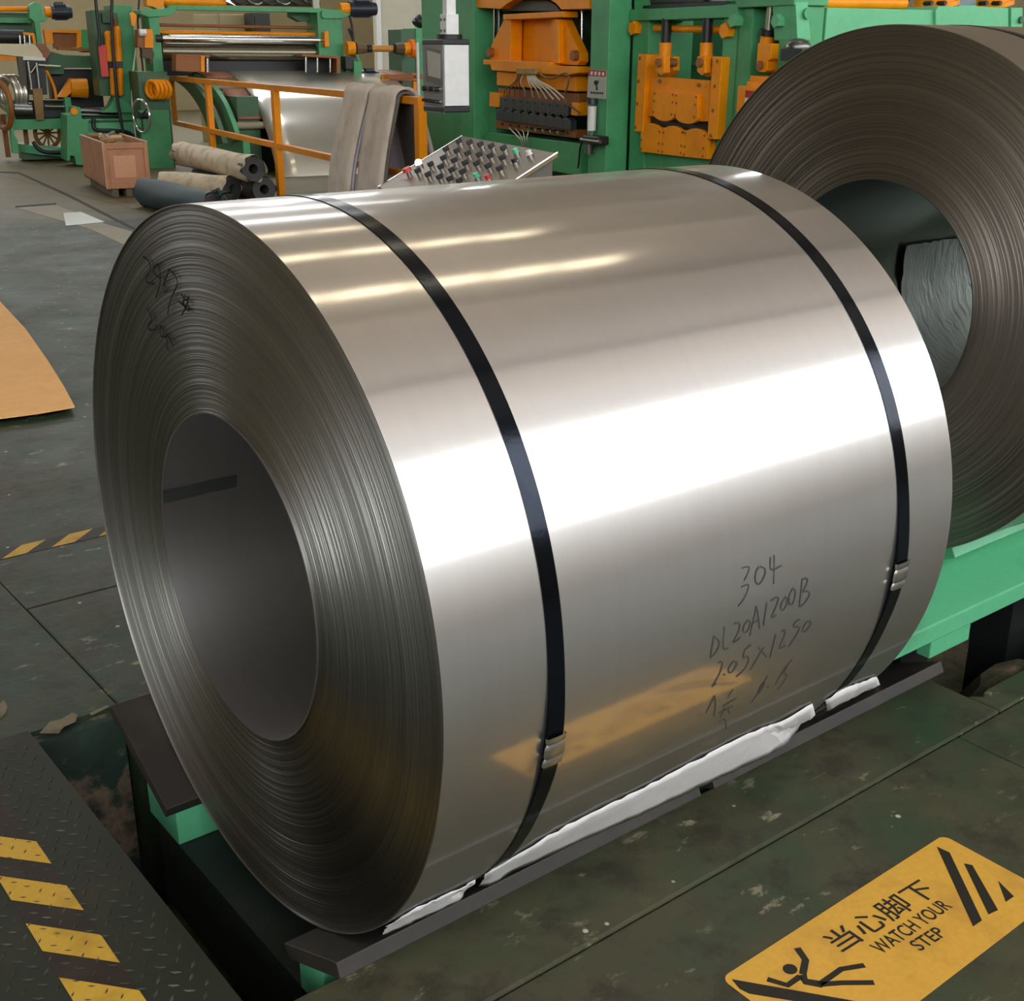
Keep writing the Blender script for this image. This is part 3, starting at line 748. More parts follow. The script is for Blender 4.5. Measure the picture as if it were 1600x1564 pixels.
up_(UR+.02, [(774,186),(900,203),(899,216),(774,200)], .10, 'lower_beam', ORANGE_BROWN, press)
for row, (ax, ay, bx, by, h, dn) in enumerate(((781,151,888,163,17,1), (775,172,892,188,15,-1))):
    for k in range(9):
        f0, f1 = k/9, (k+1)/9-.004
        x0, y0 = ax+(bx-ax)*f0, ay+(by-ay)*f0; x1, y1 = ax+(bx-ax)*f1, ay+(by-ay)*f1; xm, ym = (x0+x1)/2, (y0+y1)/2
        w = x1-x0
        if dn == 1: P = [(x0,y0),(x1,y1),(x1,y1+h),(x1-w*.2,y1+h+2),(xm,ym+h+4),(x0+w*.2,y0+h+2),(x0,y0+h)]
        else: P = [(x0,y0+1),(x0+w*.2,y0-2),(xm,ym-3),(x1-w*.2,y1-2),(x1,y1+1),(x1,y1+h),(x0,y0+h)]
        up_(UR-.02, P, .05, 'roller_segment', DIE, press, bevel=.002)
bl = MB()
for (ax, ay, bx, by) in ((784,155,888,167),(784,168,888,180),(778,193,892,208)):
    for k in range(9):
        f = (k+.5)/9; c = Pu(ax+(bx-ax)*f, ay+(by-ay)*f, UR-.02); bl.cyl(c-UD*.004, c+UD*.01, .008, 8)
bl.build('bolts', BLACK, press, kind='stuff')
for x0, x1 in ((806,820),(822,836)):
    ub(UR-.1, x0, 106, x1, 116, .06, 'hose_manifold', painted('brass manifold', (168,128,60), .35), press)
for k in range(5):
    MB().tube([Pu(809+k*2.2,116,UR-.07), Pu(806+k*1.5,128,UR-.08), Pu(800-12+k*8,140,UR-.03), Pu(788+k*8,150,UR-.0)], .0045, 6, 2).build('hose', ORANGE_BROWN if k < 4 else CLEARWHITE, press, smooth=60)
for k in range(6):
    MB().tube([Pu(824+k*2.2,116,UR-.07), Pu(825+k*3.0,126,UR-.10), Pu(830+k*7,138,UR-.06), Pu(833+k*10.5,152+k*1.1,UR-.0)], .0055, 6, 2).build('hose', CLEARWHITE, press, smooth=60)
MB().tube([Pu(838,111,UR-.06), Pu(850,120,UR-.1), Pu(863,124,UR-.1), Pu(874,118,UR-.1), Pu(884,113,UR-.1), Pu(890,120,UR-.1), Pu(887,134,UR-.1), Pu(882,148,UR-.1), Pu(884,160,UR-.08), Pu(897,170,UR-.06), Pu(908,178,UR-.02)], .006, 6, 2).build('hose', painted('brown hose', (110,84,52), .4), press, smooth=60)
for k in range(4):
    MB().tube([Pu(796+k*9.5,200+k*1.5,UR-.01), Pu(802+k*8,206,UR-.07), Pu(812+k*3.5,216,UR-.09), Pu(816+k*3,224,UR-.04), Pu(817+k*3,240,UR+.02)], .0045, 6, 2).build('hose', CLEARWHITE, press, smooth=60)
for k in range(5):
    c = Pu(834+k*11.5, 201+k*1.3, UR-.0); MB().cyl(c-UD*.05, c+UD*.02, .011, 10).build('hose_fitting', CHROME, press, smooth=40)

notice = thing('warning_notice', 'small white warning notice with red header on the green column', 'sign', Pu(932,130,UP-.004))
up_(UP-.008, [(920,108),(947,110),(946,155),(917,152)], .006, 'board', painted('notice grey white', (172,176,160), .5, amt=.1), notice, bevel=0)
up_(UP-.009, [(920,108.5),(947,110.5),(946.5,120),(919.5,118.5)], .001, 'header', DARKRED, notice, bevel=0)
for k in range(4):
    up_(UP-.010, [(923+k*6,111.5+k*.4),(926+k*6,111.8+k*.4),(925.7+k*6,117+k*.4),(922.7+k*6,116.7+k*.4)], .001, 'header_mark', WHITE, notice, bevel=0)
up_(UP-.009, [(928,127),(931,125),(934,127),(936,124),(935,130),(933,133),(934,141),(931,141),(931,134),(928,131)], .001, 'pictogram', INK, notice, bevel=0)
for k in range(6):
    up_(UP-.009, [(923+k*3.4,143+k*.2),(925.4+k*3.4,143.2+k*.2),(925.3+k*3.4,146.6+k*.2),(922.9+k*3.4,146.4+k*.2)], .001, 'lettering_mark', INK, notice, bevel=0)

reg = thing('air_filter_regulator', 'white and black air filter regulator on the green column', 'air regulator', Pu(925,190,UP))
a = Pu(926,154,UP-.06); b = Pu(926,163,UP-.06); MB().cyl(a,b,.036,16).build('cap', NAVY, reg, smooth=40)
a = Pu(925.5,166,UP-.06); b = Pu(924,204,UP-.06); MB().cyl(a,b,.029,16).build('filter_bowl', WHITE, reg, smooth=40)
MB().cyl(Pu(926,160,UP-.06),Pu(924,215,UP-.06),.008,8).build('stem', CHROME, reg)
mb = MB().urect(UP-.1, 910, 212, 934, 226, .09); mb.build('valve_body', BLACK, reg, bevel=.01)
MB().cyl(Pu(921,222,UP-.07),Pu(920,240,UP-.07),.03,12).build('drain_cup', STEELGREY, reg, smooth=40)
MB().cyl(Pu(908,218,UP-.09),Pu(938,222,UP-.09),.014,10).build('coupling', STEELGREY, reg, smooth=40)
MB().tube([Pu(910,220,UP-.07),Pu(906,232,UP-.06),Pu(905,250,UP-.03),Pu(903,262,UP-.02)],.007,6,2).build('hose', BLACK, reg, smooth=60)
MB().box((UP-.03,UV(Pu(926,190,UP)).y-.02,Pu(926,230,UP).z),(UP,UV(Pu(926,190,UP)).y+.02,Pu(926,160,UP).z),W).build('mount_bracket', GREEN, reg)

# stand with the orange guide shoes
U2 = 4.18
stand = thing('guide_stand', 'green guide stand with two cylinders and scalloped orange guide shoes', 'machine', W(4.4, 4.6, 0))
UF = U2
def sb(*a, **k): return ub(*a, **k)
vL, vR = UV(Pu(978,100,U2)).y, UV(Pu(1150,100,U2)).y
for x0, x1 in ((985.5,1010),(1124,1150)):
    v0, v1 = UV(Pu(x0,150,U2)).y, UV(Pu(x1,150,U2)).y
    MB().box((U2,min(v0,v1),0),(U2+.35,max(v0,v1),2.3),W).build('column', GREEN, stand, bevel=.006)
ub(U2-.03, 984, 11, 1152, 30, .3, 'top_beam', GREEN, stand)
ub(U2+.02, 1008, 215, 1126, 330, .3, 'lower_panel', GREEN, stand)
ub(U2+.9, 985, -60, 1290, 300, .05, 'back_wall', GREEN_PALE_LIT, stand)
ub(U2+.5, 1020, 100, 1120, 112, .1, 'rear_beam', GREEN, stand)
MB().cyl(Pu(990,43,U2+.05),Pu(1140,47,U2+.05),.022,12).build('tie_rod', ORANGE, stand, smooth=40)
for x, y in ((993,44),(1137,48)):
    c = Pu(x,y,U2-.02); MB().cyl(c-UD*.03,c+UD*.06,.045,6).build('hex_nut', ORANGE, stand); 
for x in (1042, 1106):
    a = Pu(x,28,U2-.0); b = Pu(x-2,69,U2-.0); MB().cyl(a,b,.032,16).build('piston_rod', BLACK, stand, smooth=40)
    a = Pu(x-2,67,U2-.0); b = Pu(x-3,98,U2-.0); MB().cyl(a,b,.040,16).build('rod_sleeve', ORANGE, stand, smooth=40)
    up_(U2-.08, [(x-17,88),(x-5,87),(x-5,114),(x-10,118),(x-17,112)], .05, 'clevis', ORANGE, stand)
    up_(U2+.02, [(x-4,89),(x+10,88),(x+10,110),(x+4,120),(x-4,120)], .05, 'clevis', ORANGE, stand)
    c = Pu(x-11,98,U2-.08); MB().cyl(c-UD*.02,c+UD*.12,.026,14).build('clevis_pin', ORANGE_BROWN, stand, smooth=40)
up_(U2-.06, [(997,84),(1010,85),(1004,206),(991,205)], .1, 'guide_rail', ORANGE, stand)
up_(U2-.06, [(1113,88),(1128,89),(1119,218),(1105,217)], .1, 'guide_rail', ORANGE, stand)
up_(U2+.0, [(1003,178),(1110,186),(1108,216),(1003,204)], .03, 'gap_plate', BLACK, stand)  # black sheet stands in for the shade between the shoe rows
up_(U2-.03, [(1010,134),(1018,119),(1109,126),(1107,190),(1092,190),(1020,182),(1006,181)], .05, 'upper_plate', ORANGE, stand)
up_(U2-.03, [(1002,195),(1106,208),(1110,249),(1000,236)], .05, 'lower_plate', ORANGE, stand)
def arc(x0, x1, yb, r, up, sl=0, n=9):
    xm = (x0+x1)/2; w = (x1-x0)/2
    return [(xm+w*math.cos(math.pi*i/n), yb+sl*(xm+w*math.cos(math.pi*i/n)-x0)-(r if up else -r)*math.sin(math.pi*i/n)) for i in range(n+1)]
for x0, x1, y0 in ((1020,1053.5,141),(1054.5,1090,145)):
    P = arc(x0, x1, y0+36, 11, False, .09)
    P = [(x0,y0),(x1,y0+3)]+[p for p in P]
    up_(U2-.055, P, .03, 'guide_shoe', ORANGE, stand, bevel=.003)
for x0, x1, y0 in ((1001,1033,205),(1034,1067.5,209),(1068.5,1105,213)):
    P = arc(x0, x1, y0, 14, True, .1)
    P = P+[(x0,y0+32),(x1,y0+36)]
    up_(U2-.055, P, .03, 'guide_shoe', ORANGE, stand, bevel=.003)
bl = MB()
def bolt(x, y, U, r=.011): 
    c = Pu(x,y,U); bl.cyl(c-UD*.004,c+UD*.01,r,8)
for x, y in ((1000,91),(998,127),(996,162),(993,199),(1121,96),(1117,135),(1114,173),(1111,212),(1030,127),(1091,133)): bolt(x,y,U2-.06,.012)
for x, y in ((1023,146),(1022,158),(1021,175),(1052,148),(1051,160),(1049,179),(1057,149),(1057,161),(1055,180),(1088,152),(1086,164),(1085,183),(1004,201),(1003,219),(1002,233),(1031,206),(1030,224),(1029,236),(1037,207),(1036,225),(1035,237),(1066,207),(1065,228),(1064,239),(1071,208),(1070,229),(1069,241),(1101,212),(1099,232),(1098,244)): bolt(x,y,U2-.055,.008)
bl.build('bolts', ORANGE_BROWN, stand, kind='stuff')

drive = thing('drive_motor', 'black drive motor group on top of the guide stand', 'motor', Pu(1075,8,U2))
mb = MB(); mb.cyl(Pu(1006,0,U2+.1),Pu(1120,2,U2+.1),.10,18); mb.build('motor_body', BLACK, drive, smooth=40)
MB().cyl(Pu(1122,1,U2+.1),Pu(1150,2,U2+.1),.075,18).build('coupling', STEELGREY, drive, smooth=40)
ub(U2+.0, 1004, 4, 1150, 11, .3, 'motor_base', BLACK, drive)

# third station behind the rear coil
U3 = 4.18
st3 = thing('clamp_station', 'green clamp station with orange cylinder block, partly behind the rear coil', 'machine', W(4.4, 3.6, 0))
for x0, x1 in ((1150.5,1174),(1217,1241)):
    v0, v1 = UV(Pu(x0,60,U3)).y, UV(Pu(x1,60,U3)).y
    MB().box((U3,min(v0,v1),0),(U3+.2,max(v0,v1),2.2),W).build('column', GREEN, st3, bevel=.006)
ub(U3+.2, 1172, 10, 1192, 140, .05, 'slot', painted('dark slot steel', (70,60,46), .6, amt=.5), st3)
ub(U3-.04, 1153, -8, 1241, 10, .24, 'top_beam', GREEN, st3)
MB().cyl(Pu(1205,9,U3+.05),Pu(1201,50,U3+.05),.026,14).build('piston_rod', CHROME, st3, smooth=40)
MB().cyl(Pu(1201,46,U3+.05),Pu(1199.5,56,U3+.05),.05,14).build('collar', BLACK, st3, smooth=40)
MB().cyl(Pu(1200,54,U3+.05),Pu(1198,70,U3+.05),.042,14).build('rod_sleeve', ORANGE, st3, smooth=40)
up_(U3-.05, [(1184,67),(1206,68),(1204,92),(1199,96),(1198,110),(1194,113),(1185,112),(1181,108)], .2, 'clevis_block', ORANGE, st3)
c = Pu(1189,102,U3-.05); MB().cyl(c-UD*.015,c+UD*.05,.025,16).build('clevis_pin', ORANGE_BROWN, st3, smooth=40)
up_(U3-.08, [(1172,118),(1215,121),(1215,130),(1171,127)], .14, 'step_plate', ORANGE, st3)
up_(U3-.10, [(1167,127),(1215,130),(1215,140),(1166,136)], .16, 'step_plate', ORANGE, st3)
up_(U3-.12, [(1153,134),(1215,138),(1215,215),(1149,190)], .2, 'face_plate', ORANGE, st3)
up_(U3-.126, [(1165,141),(1200,145),(1199,156),(1164,152)], .006, 'label_header', DARKRED, st3, bevel=0)
up_(U3-.126, [(1164,153),(1199,157),(1198,190),(1162,180)], .006, 'label', WHITE, st3, bevel=0)
MB().cyl(Pu(1192,33,U3+.12),Pu(1222,34,U3+.12),.022,10).build('tie_rod', GREEN, st3)
for x in (1156, 1224): 
    c = Pu(x,33,U3); MB().cyl(c-UD*.06,c+UD*.01,.036,6).build('hex_nut', GREEN_PALE_LIT, st3)
ub(U3-.12, 1219, 76, 1252, 95, .16, 'sensor_box', painted('very dark green box', (20,38,34), .4, amt=.1), st3)
c = Pu(1247,74,U3-.02); MB().ball(c, .06, 14, 8, (1.2,1.2,.8)).build('sensor_dome', STEELGREY, st3, smooth=60)

# long side frame of the leveller line (window light on its side is in the colour)
V3 = UV(Pu(1243,50,U3)).y
side = thing('side_frame', 'long pale green machine side frame above the rear coil', 'machine', W(5.6, V3, 0))
def vxy(x, y): p = Pv(x,y,V3); q = UV(p); return q
u0, u1 = vxy(1243,30).x, vxy(1577,30).x
zt = vxy(1350,13).z; zt2 = vxy(1520,11).z
MB().box((U3+.21,V3,0),(u1,V3+.4,zt),W).build('frame_plate', GREEN_PALE_LIT, side, bevel=.006)
vp_(V3-.02, [(1462,17),(1467,9.5),(1498,10),(1500,8.5),(1526,8.5),(1528,10),(1576,12.5),(1576,42),(1462,42)], .3, 'raised_plate', GREEN_PALE_LIT, side)
vp_(V3-.02, [(1243,3),(1263,3),(1263,12),(1267,63),(1246,63)], .2, 'end_plate', GREEN_PALE_LIT, side)
vp_(V3-.03, [(1580,12),(1598,12),(1598,44),(1580,44)], .3, 'end_post', GREEN_PALE_LIT, side)
c = Pv(1260,21,V3-.02); MB().cyl(c-VD*.02,c+VD*.03,.03,12).build('bolt', GREEN, side, smooth=40)
c = Pv(1594,31,V3-.03); MB().cyl(c-VD*.02,c+VD*.03,.02,12).build('bolt', GREEN_DARK, side, smooth=40)
pipe = thing('orange_pipe', 'long orange pipe lying along the pale green side frame', 'pipe', Pv(1340,6,V3+.12))
MB().cyl(Pv(1263,4,V3+.1),Pv(1413,5.5,V3+.1),.033,16).build('pipe', ORANGE, pipe, smooth=40)
MB().cyl(Pv(1413,6,V3+.1),Pv(1420,-6,V3+.1),.02,10).build('strut', BLACK, pipe)
for x, nm, lb in ((1461,1,'orange bearing housing on the side frame, left one'),(1547,2,'orange bearing housing on the side frame, near the right edge')):
    b_ = thing('bearing_housing', lb, 'bearing', Pv(x,11,V3+.15), 'bearing housings on the side frame')
    MB().cyl(Pv(x,11,V3+.16),Pv(x,-26,V3+.16),.12,20).build('housing', ORANGE, b_, smooth=40)
    MB().cyl(Pv(x,11,V3+.16),Pv(x,4,V3+.16),.14,20).build('flange', ORANGE, b_, smooth=40)
    for dx in (-14, 14):
        c = Pv(x+dx*.75,5,V3+.03); MB().cyl(c-VD*.03,c+VD*.03,.014,6).build('bolt', BLACK, b_)
gb = thing('grey_junction_box', 'grey junction box between the two orange bearing housings', 'box', Pv(1512,9,V3+.1))
vb(V3+.05, 1497, -20, 1527, 10, .2, 'box', painted('blue grey box', (108,122,126), .45), gb)

# ---- hanging operator panel
UH = 2.6; VH = UV(Pu(692,120,UH)).y
hmi = thing('operator_panel', 'white and grey hanging operator panel with a screen and knobs', 'control panel', W(UH, VH, 1.1))
vf = UV(Pu(661,115,UH)).y; uo = UV(Pv(733,118,VH)).x
zt_, zb_ = Pu(692,62,UH).z, Pu(692,178,UH).z
def hz(y): return Pu(692,y,UH).z
MB().box((UH,VH,zb_),(UH+.012,vf,zt_),W).build('front_frame', GREYB, hmi, bevel=.004)
MB().box((UH+.012,VH,hz(166)),(uo,vf,hz(70)),W).build('housing', WHITE, hmi, bevel=.004)
MB().box((UH-.002,VH-.004,hz(70)),(uo+.004,vf+.004,hz(61)),W).build('top_trim', BLACK, hmi, bevel=.006)
MB().box((UH-.002,VH-.004,hz(176)),(uo+.004,vf+.004,hz(167)),W).build('bottom_trim', BLACK, hmi, bevel=.006)
def hu(x, y): return Pu(x,y,UH-.003)
bez = MB().upoly(UH-.004, [(664,73),(690,80),(690,134),(666,127)], .006).build('screen_bezel', STEELGREY, hmi)
SCREEN = painted('pale grey screen', (186,184,176), .2, amt=.05)
MB().upoly(UH-.006, [(667,79),(688,85),(688,123),(669,118)], .003).build('screen', SCREEN, bez)
for r, (y, n) in enumerate(((138,3),(156,5))):
    for k in range(n):
        x = 668+k*(9.5 if n == 3 else 5.2); c = Pu(x,y+k*.8,UH); 
        o = MB().cyl(c, c-UD*.035, .014 if n == 3 else .009, 10).build('knob', BLACK, hmi, smooth=40)
        MB().cyl(c-UD*.0, c-UD*.012, .017 if n == 3 else .011, 10).build('knob_collar', CHROME, o, smooth=40)
pu, pv = UH+.085, (VH+vf)/2-.06
MB().box((pu-.03,pv-.03,zt_+.02),(pu+.03,pv+.03,2.35),W).build('hanger_arm', WHITE, hmi, bevel=.004)
MB().box((pu-.04,pv-.045,zt_+.02),(pu+.04,pv+.045,zt_+.14),W).build('hanger_socket', WHITE, hmi, bevel=.004)
MB().cyl(W(pu,pv,zt_-.01), W(pu,pv,zt_+.03), .075, 18).build('swivel', BLACK, hmi, smooth=40)
for dz in (.05,.11):
    for dv in (-.025,.025):
        c = W(pu-.04, pv+dv, zt_+dz); MB().cyl(c-UD*.006, c+UD*.006, .008, 6).build('bolt', STEELGREY, hmi)

# ---- push button console
TL, TR = Pz(722,212,1.05), Pz(871,239,1.05)
BL = Pz(590,292,.80); BR = BL+(TR-TL)
con = thing('button_console', 'brown stainless push button console behind the shiny coil', 'console', ((TL+TR+BL+BR)/4).xy.to_3d())
pn = (TR-TL).cross(BL-TL).normalized()
if pn.z < 0: pn = -pn
dn = -pn
MB().prism([TL,TR,BR,BL],[p+dn*.02 for p in (TL,TR,BR,BL)]).build('sloping_panel', STAINLESS, con, bevel=.004)
ins = lambda p, q, f: p.lerp(q, f)
base = [TL.lerp(BR,.03), TR.lerp(BL,.03), BR.lerp(TL,.03), BL.lerp(TR,.03)]
MB().prism([p+dn*.02 for p in base],[Vector((p.x,p.y,.02)) for p in base]).build('cabinet', painted('mid grey cabinet', (96,90,84), .5, amt=.2), con, bevel=.003)
mb = MB().cyl(TR+pn*.002, BR+pn*.002, .005, 8); mb.build('edge_strip', CHROME, con, smooth=40)
MB().cyl(TL+pn*.001, BL+pn*.001, .003, 8).build('edge_strip', CHROME, con, smooth=40)
def onpanel(x, y): return hit(x, y, TL, pn)
sw = []
for (x0,y0,x1,y1,n) in ((717,224,786,236,5),(697,235,784,252,5),(693,249,782,263,5),(674,257,768,279,6),(653,272,730,288,5)):
    pass
# switches read off the panel (base positions in the photograph)
SWP = [(720,228),(737,230),(754,233),(771,236),(790,239), (700,240),(717,243),(734,247),(752,249),(769,251),(788,254), (696,254),(713,258),(730,262),(748,263),(766,267),(784,271),
       (676,264),(692,268),(709,273),(726,276),(656,274),(672,280),(690,284),(706,287),(721,290)]
proto = None
bx = (TR-TL).normalized(); by = pn.cross(bx)
def switch(c, cap, first=[None]):
    ob = []
    o = MB().cyl(c, c+pn*.018, .015, 12).build('switch_collar', CHROME, con, smooth=40); 
    mb = MB(); T = lambda a,b_,z: c+bx*a+by*b_+pn*z
    mb.box((-.009,-.017,.018),(.009,.017,.042),T).build('switch_knob', cap, o, bevel=.003)
for k, (x, y) in enumerate(SWP):
    switch(onpanel(x, y), BLACK)
for x, y, mt, lb in ((808,243,LAMPGREEN,'green button'),(747,281,LAMPGREEN,'green button'),(829,246,WHITE,'pale button'),(806,258,BLACK,'black button'),(765,284,RED,'red button')):
    c = onpanel(x, y)
    o = MB().cyl(c, c+pn*.016, .017, 14).build('button_collar', CHROME, con, smooth=40)
    MB().cyl(c+pn*.016, c+pn*.036, .014, 14).build('push_button', mt, o, smooth=40, label=lb)
c = onpanel(657,262); o = MB().cyl(c, c+pn*.02, .020, 16).build('lamp_base', CHROME, con, smooth=40)
MB().ball(c+pn*.03, .020, 14, 8).build('indicator_lamp', emit('lit white indicator', (1,.97,.9), 3.0), o, smooth=60, label='lit white indicator lamp')
c = onpanel(640,274); MB().cyl(c, c+pn*.025, .014, 12).build('stop_base', CHROME, con, smooth=40)
MB().cyl(c+pn*.025, c+pn*.045, .028, 16, .024).build('stop_button', RED, con, smooth=40, label='red mushroom stop button')
mb = MB()
def scr(pts):
    mb_ = MB(); stroke_ribbon(mb_, [onpanel(*q)+pn*.001 for q in pts], lambda p: pn, .006); mb.v, mb.f = (mb.v, mb.f)
    n = len(mb.v); mb.v += mb_.v; mb.f += [tuple(i+n for i in f) for f in mb_.f]
for s_ in ([(622,284),(628,280),(634,282),(628,285)], [(632,281),(638,281),(636,284),(642,284)], [(640,282),(647,281),(644,285)]): scr(s_)
mb.build('red_scrawl', DARKRED, con, fix=False)

# ================================================================ SLITTING LINE, FAR LEFT AND MIDDLE
VB = 15.5
bridle = thing('pinch_roll_stand', 'green pinch roll stand with chrome roll and orange tie bars', 'machine', W(4.4, VB, 0))
def vcolumn(V, x0, x1, y0, y1, d, name, mat, parent, **k): return vb(V, x0, y0, x1, y1, d, name, mat, parent, **k)
vb(VB, 236, 22, 252, 113, .5, 'column', GREEN, bridle); vb(VB, 500, 20, 538, 200, .5, 'column', GREEN, bridle)
vp_(VB-.05, [(503,18),(508,14),(533,16),(536,20),(547,21),(547,26),(535,29),(506,29),(503,26)], .6, 'column_cap', GREEN, bridle)
vp_(VB-.05, [(220,15),(262,13),(266,8),(276,8),(274,20),(262,25),(232,27),(220,22)], .6, 'column_cap', GREEN, bridle)
vp_(VB, [(262,8),(505,13),(505,20),(262,15)], .2, 'top_beam', GREEN, bridle)
vp_(VB+.3, [(455,18),(508,20),(508,32),(470,34),(455,26)], .2, 'gusset', GREEN_DARK, bridle)
MB().cyl(Pv(250,39,VB+.25),Pv(500,44,VB+.25),.022,12).build('tie_bar', ORANGE_BROWN, bridle, smooth=40)
MB().cyl(Pv(249,50,VB+.15),Pv(492,54,VB+.15),.028,12).build('tie_bar', ORANGE, bridle, smooth=40)
MB().cyl(Pv(253,60,VB+.05),Pv(502,63,VB+.05),.055,24).build('chrome_roll', CHROME, bridle, smooth=40)
MB().cyl(Pv(242,60,VB+.05),Pv(253,60,VB+.05),.07,18).build('roll_journal', BLACK, bridle, smooth=40)
MB().cyl(Pv(502,63,VB+.05),Pv(509,63,VB+.05),.05,18).build('roll_journal', BLACK, bridle, smooth=40)
DARKROLL = steel_sheet('dark steel roll', (120,114,98), .22, .45, .4)
MB().cyl(Pv(252,81,VB+.2),Pv(498,83,VB+.2),.125,32).build('lower_roll', DARKROLL, bridle, smooth=40)
vb(VB+.15, 252, 93, 498, 118, .3, 'roll_tray', BLACK, bridle)
vp_(VB-.06, [(226,45),(238,46),(240,58),(240,75),(226,75)], .2, 'bearing_block', ORANGE, bridle)
c = Pv(221,51,VB-.1); MB().cyl(c-UD*.03,c+UD*.06,.045,16).build('gauge', WHITE, bridle, smooth=40)
vp_(VB-.04, [(215,46),(226,48),(226,75),(215,74)], .2, 'bearing_side', ORANGE_BROWN, bridle)
vp_(VB-.03, [(222,76),(238,75),(241,84),(238,100),(234,100),(234,92),(222,90)], .15, 'roll_bracket', painted('dark brown bracket', (84,64,42), .5), bridle)
vp_(VB-.1, [(507,50),(513,48),(515,72),(508,74)], .1, 'bearing_block', ORANGE, bridle)
vp_(VB-.06, [(203,22),(208,18),(214,24),(210,42),(206,40)], .05, 'lever', ORANGE, bridle)

orail = thing('overhead_pipe', 'orange overhead pipe above the pinch roll stand', 'pipe', Pv(300,4,VB+.3))
MB().cyl(Pv(250,1,VB+.3),Pv(352,5,VB+.3),.06,16).build('pipe', ORANGE, orail, smooth=40)
vp_(VB+.1, [(228,-6),(256,-6),(256,12),(246,14),(238,10),(230,9)], .25, 'bracket', ORANGE, orail)
ctl = thing('cable_tray', 'dark clutter of cables and pipes hung above the pinch rolls', 'cable tray', Pv(420,3,VB+.6))
vb(VB+.5, 354, -14, 500, 8, .4, 'tray', painted('dark brown tray', (64,58,44), .7, amt=.5), ctl)
for k in range(6): MB().tube([Pv(360+k*22,-8,VB+.45),Pv(368+k*22,4,VB+.42),Pv(384+k*22,8,VB+.45),Pv(392+k*22,-4,VB+.45)],.012,6,2).build('cable', STEELGREY if k % 2 else BLACK, ctl, smooth=60)
vp_(VB+.2, [(352,2),(372,11),(362,3),(356,-4)], .02, 'strip_end', CHROME, ctl)
vb(VB+.3, 489, -16, 499, 14, .05, 'pale_post', painted('pale post', (190,186,170), .5), ctl)

for nm, P, lb in (('entry_guide', 0, 'brown entry guide block on the left side of the strip'), ('entry_guide', 1, 'brown entry guide frame with rollers on the right side of the strip')):
    g = thing(nm, lb, 'guide', Pv(300 if P == 0 else 500, 112, VB-.5), 'strip entry guides')
    if P == 0:
        vp_(VB-.5, [(275,86),(318,88),(318,113),(275,111)], .25, 'block', ORANGE_BROWN, g); vp_(VB-.52, [(314,87),(320,88),(320,113),(314,112)], .03, 'edge_plate', ORANGE, g)
        MB().cyl(Pv(324,91,VB-.4),Pv(324,113,VB-.4),.03,12).build('guide_roller', CHROME, g, smooth=40)
        vp_(VB-.5, [(275,84),(328,86),(328,90),(275,88)], .25, 'top_plate', ORANGE_BROWN, g)
    else:
        vp_(VB-.5, [(472,84),(532,88),(532,92),(472,88)], .3, 'top_plate', ORANGE_BROWN, g); vp_(VB-.5, [(526,90),(532,91),(532,114),(526,114)], .3, 'post', ORANGE_BROWN, g)
        for x in (478, 496, 516): MB().cyl(Pv(x,88,VB-.4),Pv(x,113,VB-.4),.018,12).build('guide_roller', CHROME, g, smooth=40)
        vb(VB-.15, 476, 90, 528, 113, .02, 'dark_back', BLACK, g)

# strip running down into the looping pit
UL, URR = 4.13, 6.35
prof = [(340,110),(352,112),(362,117),(373,125),(384,137),(395,152),(405,172),(415,200),(424,232),(431,262),(437,300),(440,325)]
pr = [UV(Pu(x,y,UL)) for x, y in prof]
strip = thing('steel_strip', 'wide shiny steel strip curving down from the pinch rolls behind the railing', 'steel strip', W((UL+URR)/2, pr[5].y, pr[5].z))
rows = []
P3 = [Vector((0,q.y,q.z)) for q in pr]
P3 = [Vector((0,VB+.3,P3[0].z+.004))]+P3
for _ in range(2):
    q = [P3[0]]
    for a, b in zip(P3[:-1], P3[1:]): q += [a*.75+b*.25, a*.25+b*.75]
    P3 = q+[P3[-1]]
for p in P3: rows.append([W(UL+(URR-UL)*k/8, p.y, p.z) for k in range(9)])
o = MB().grid(rows).build('strip', STRIPSTEEL, strip, smooth=60); sd = o.modifiers.new('thick','SOLIDIFY'); sd.thickness = .003
table = thing('loop_table', 'green curved loop table with rust red plates and rollers under the strip', 'machine', W(4.0, 14.3, 0))
# side cheek below the strip edge
ZT = 1.22
def follow(i0, i1, du0, du1, dz, th, name, mat):
    A = [P3[i] for i in range(i0, i1+1)]
    lo = [W(UL+du0, p.y, p.z-dz) for p in A]; 
    rows = [[W(UL+du0, p.y, p.z-dz), W(UL+du1, p.y, p.z-dz)] for p in A]
    o = MB().grid(rows).build(name, mat, table, smooth=50); s_ = o.modifiers.new('thick','SOLIDIFY'); s_.thickness = th; return o
nP = len(P3)
iz = lambda z: min(range(nP), key=lambda i: abs(P3[i].z-z))
follow(2, iz(1.16), -.38, .0, .02, .02, 'rust_plate', RUSTPLATE)
follow(iz(1.05), iz(.72), -.30, .0, .02, .02, 'rust_plate', RUSTPLATE)
for z in (1.10, .67):
    i = iz(z); p = P3[i]; MB().cyl(W(UL-.34,p.y+.03,p.z-.05),W(UL+.2,p.y+.03,p.z-.05),.045,16).build('idler_roller', painted('grey roller', (150,140,116), .4), table, smooth=40)
A = [(UL-.34, p.y, p.z-.03) for p in P3[4:iz(.42)]]
outer = [W(a, y, z) for a, y, z in A]; inner = [W(a, y+.16+.12*k/len(A), z-.06) for k, (a, y, z) in enumerate(A)]
MB().ext(outer+inner[::-1], -UD*.06).build('curved_cheek', GREEN, table)
outer = [W(a-.16, y+.06, z-.05) for a, y, z in A]; inner = [W(a-.16, y+.62, z-.10) for k, (a, y, z) in enumerate(A)]
MB().ext(outer+inner[::-1], -UD*.06).build('curved_cheek', GREEN_DARK, table)
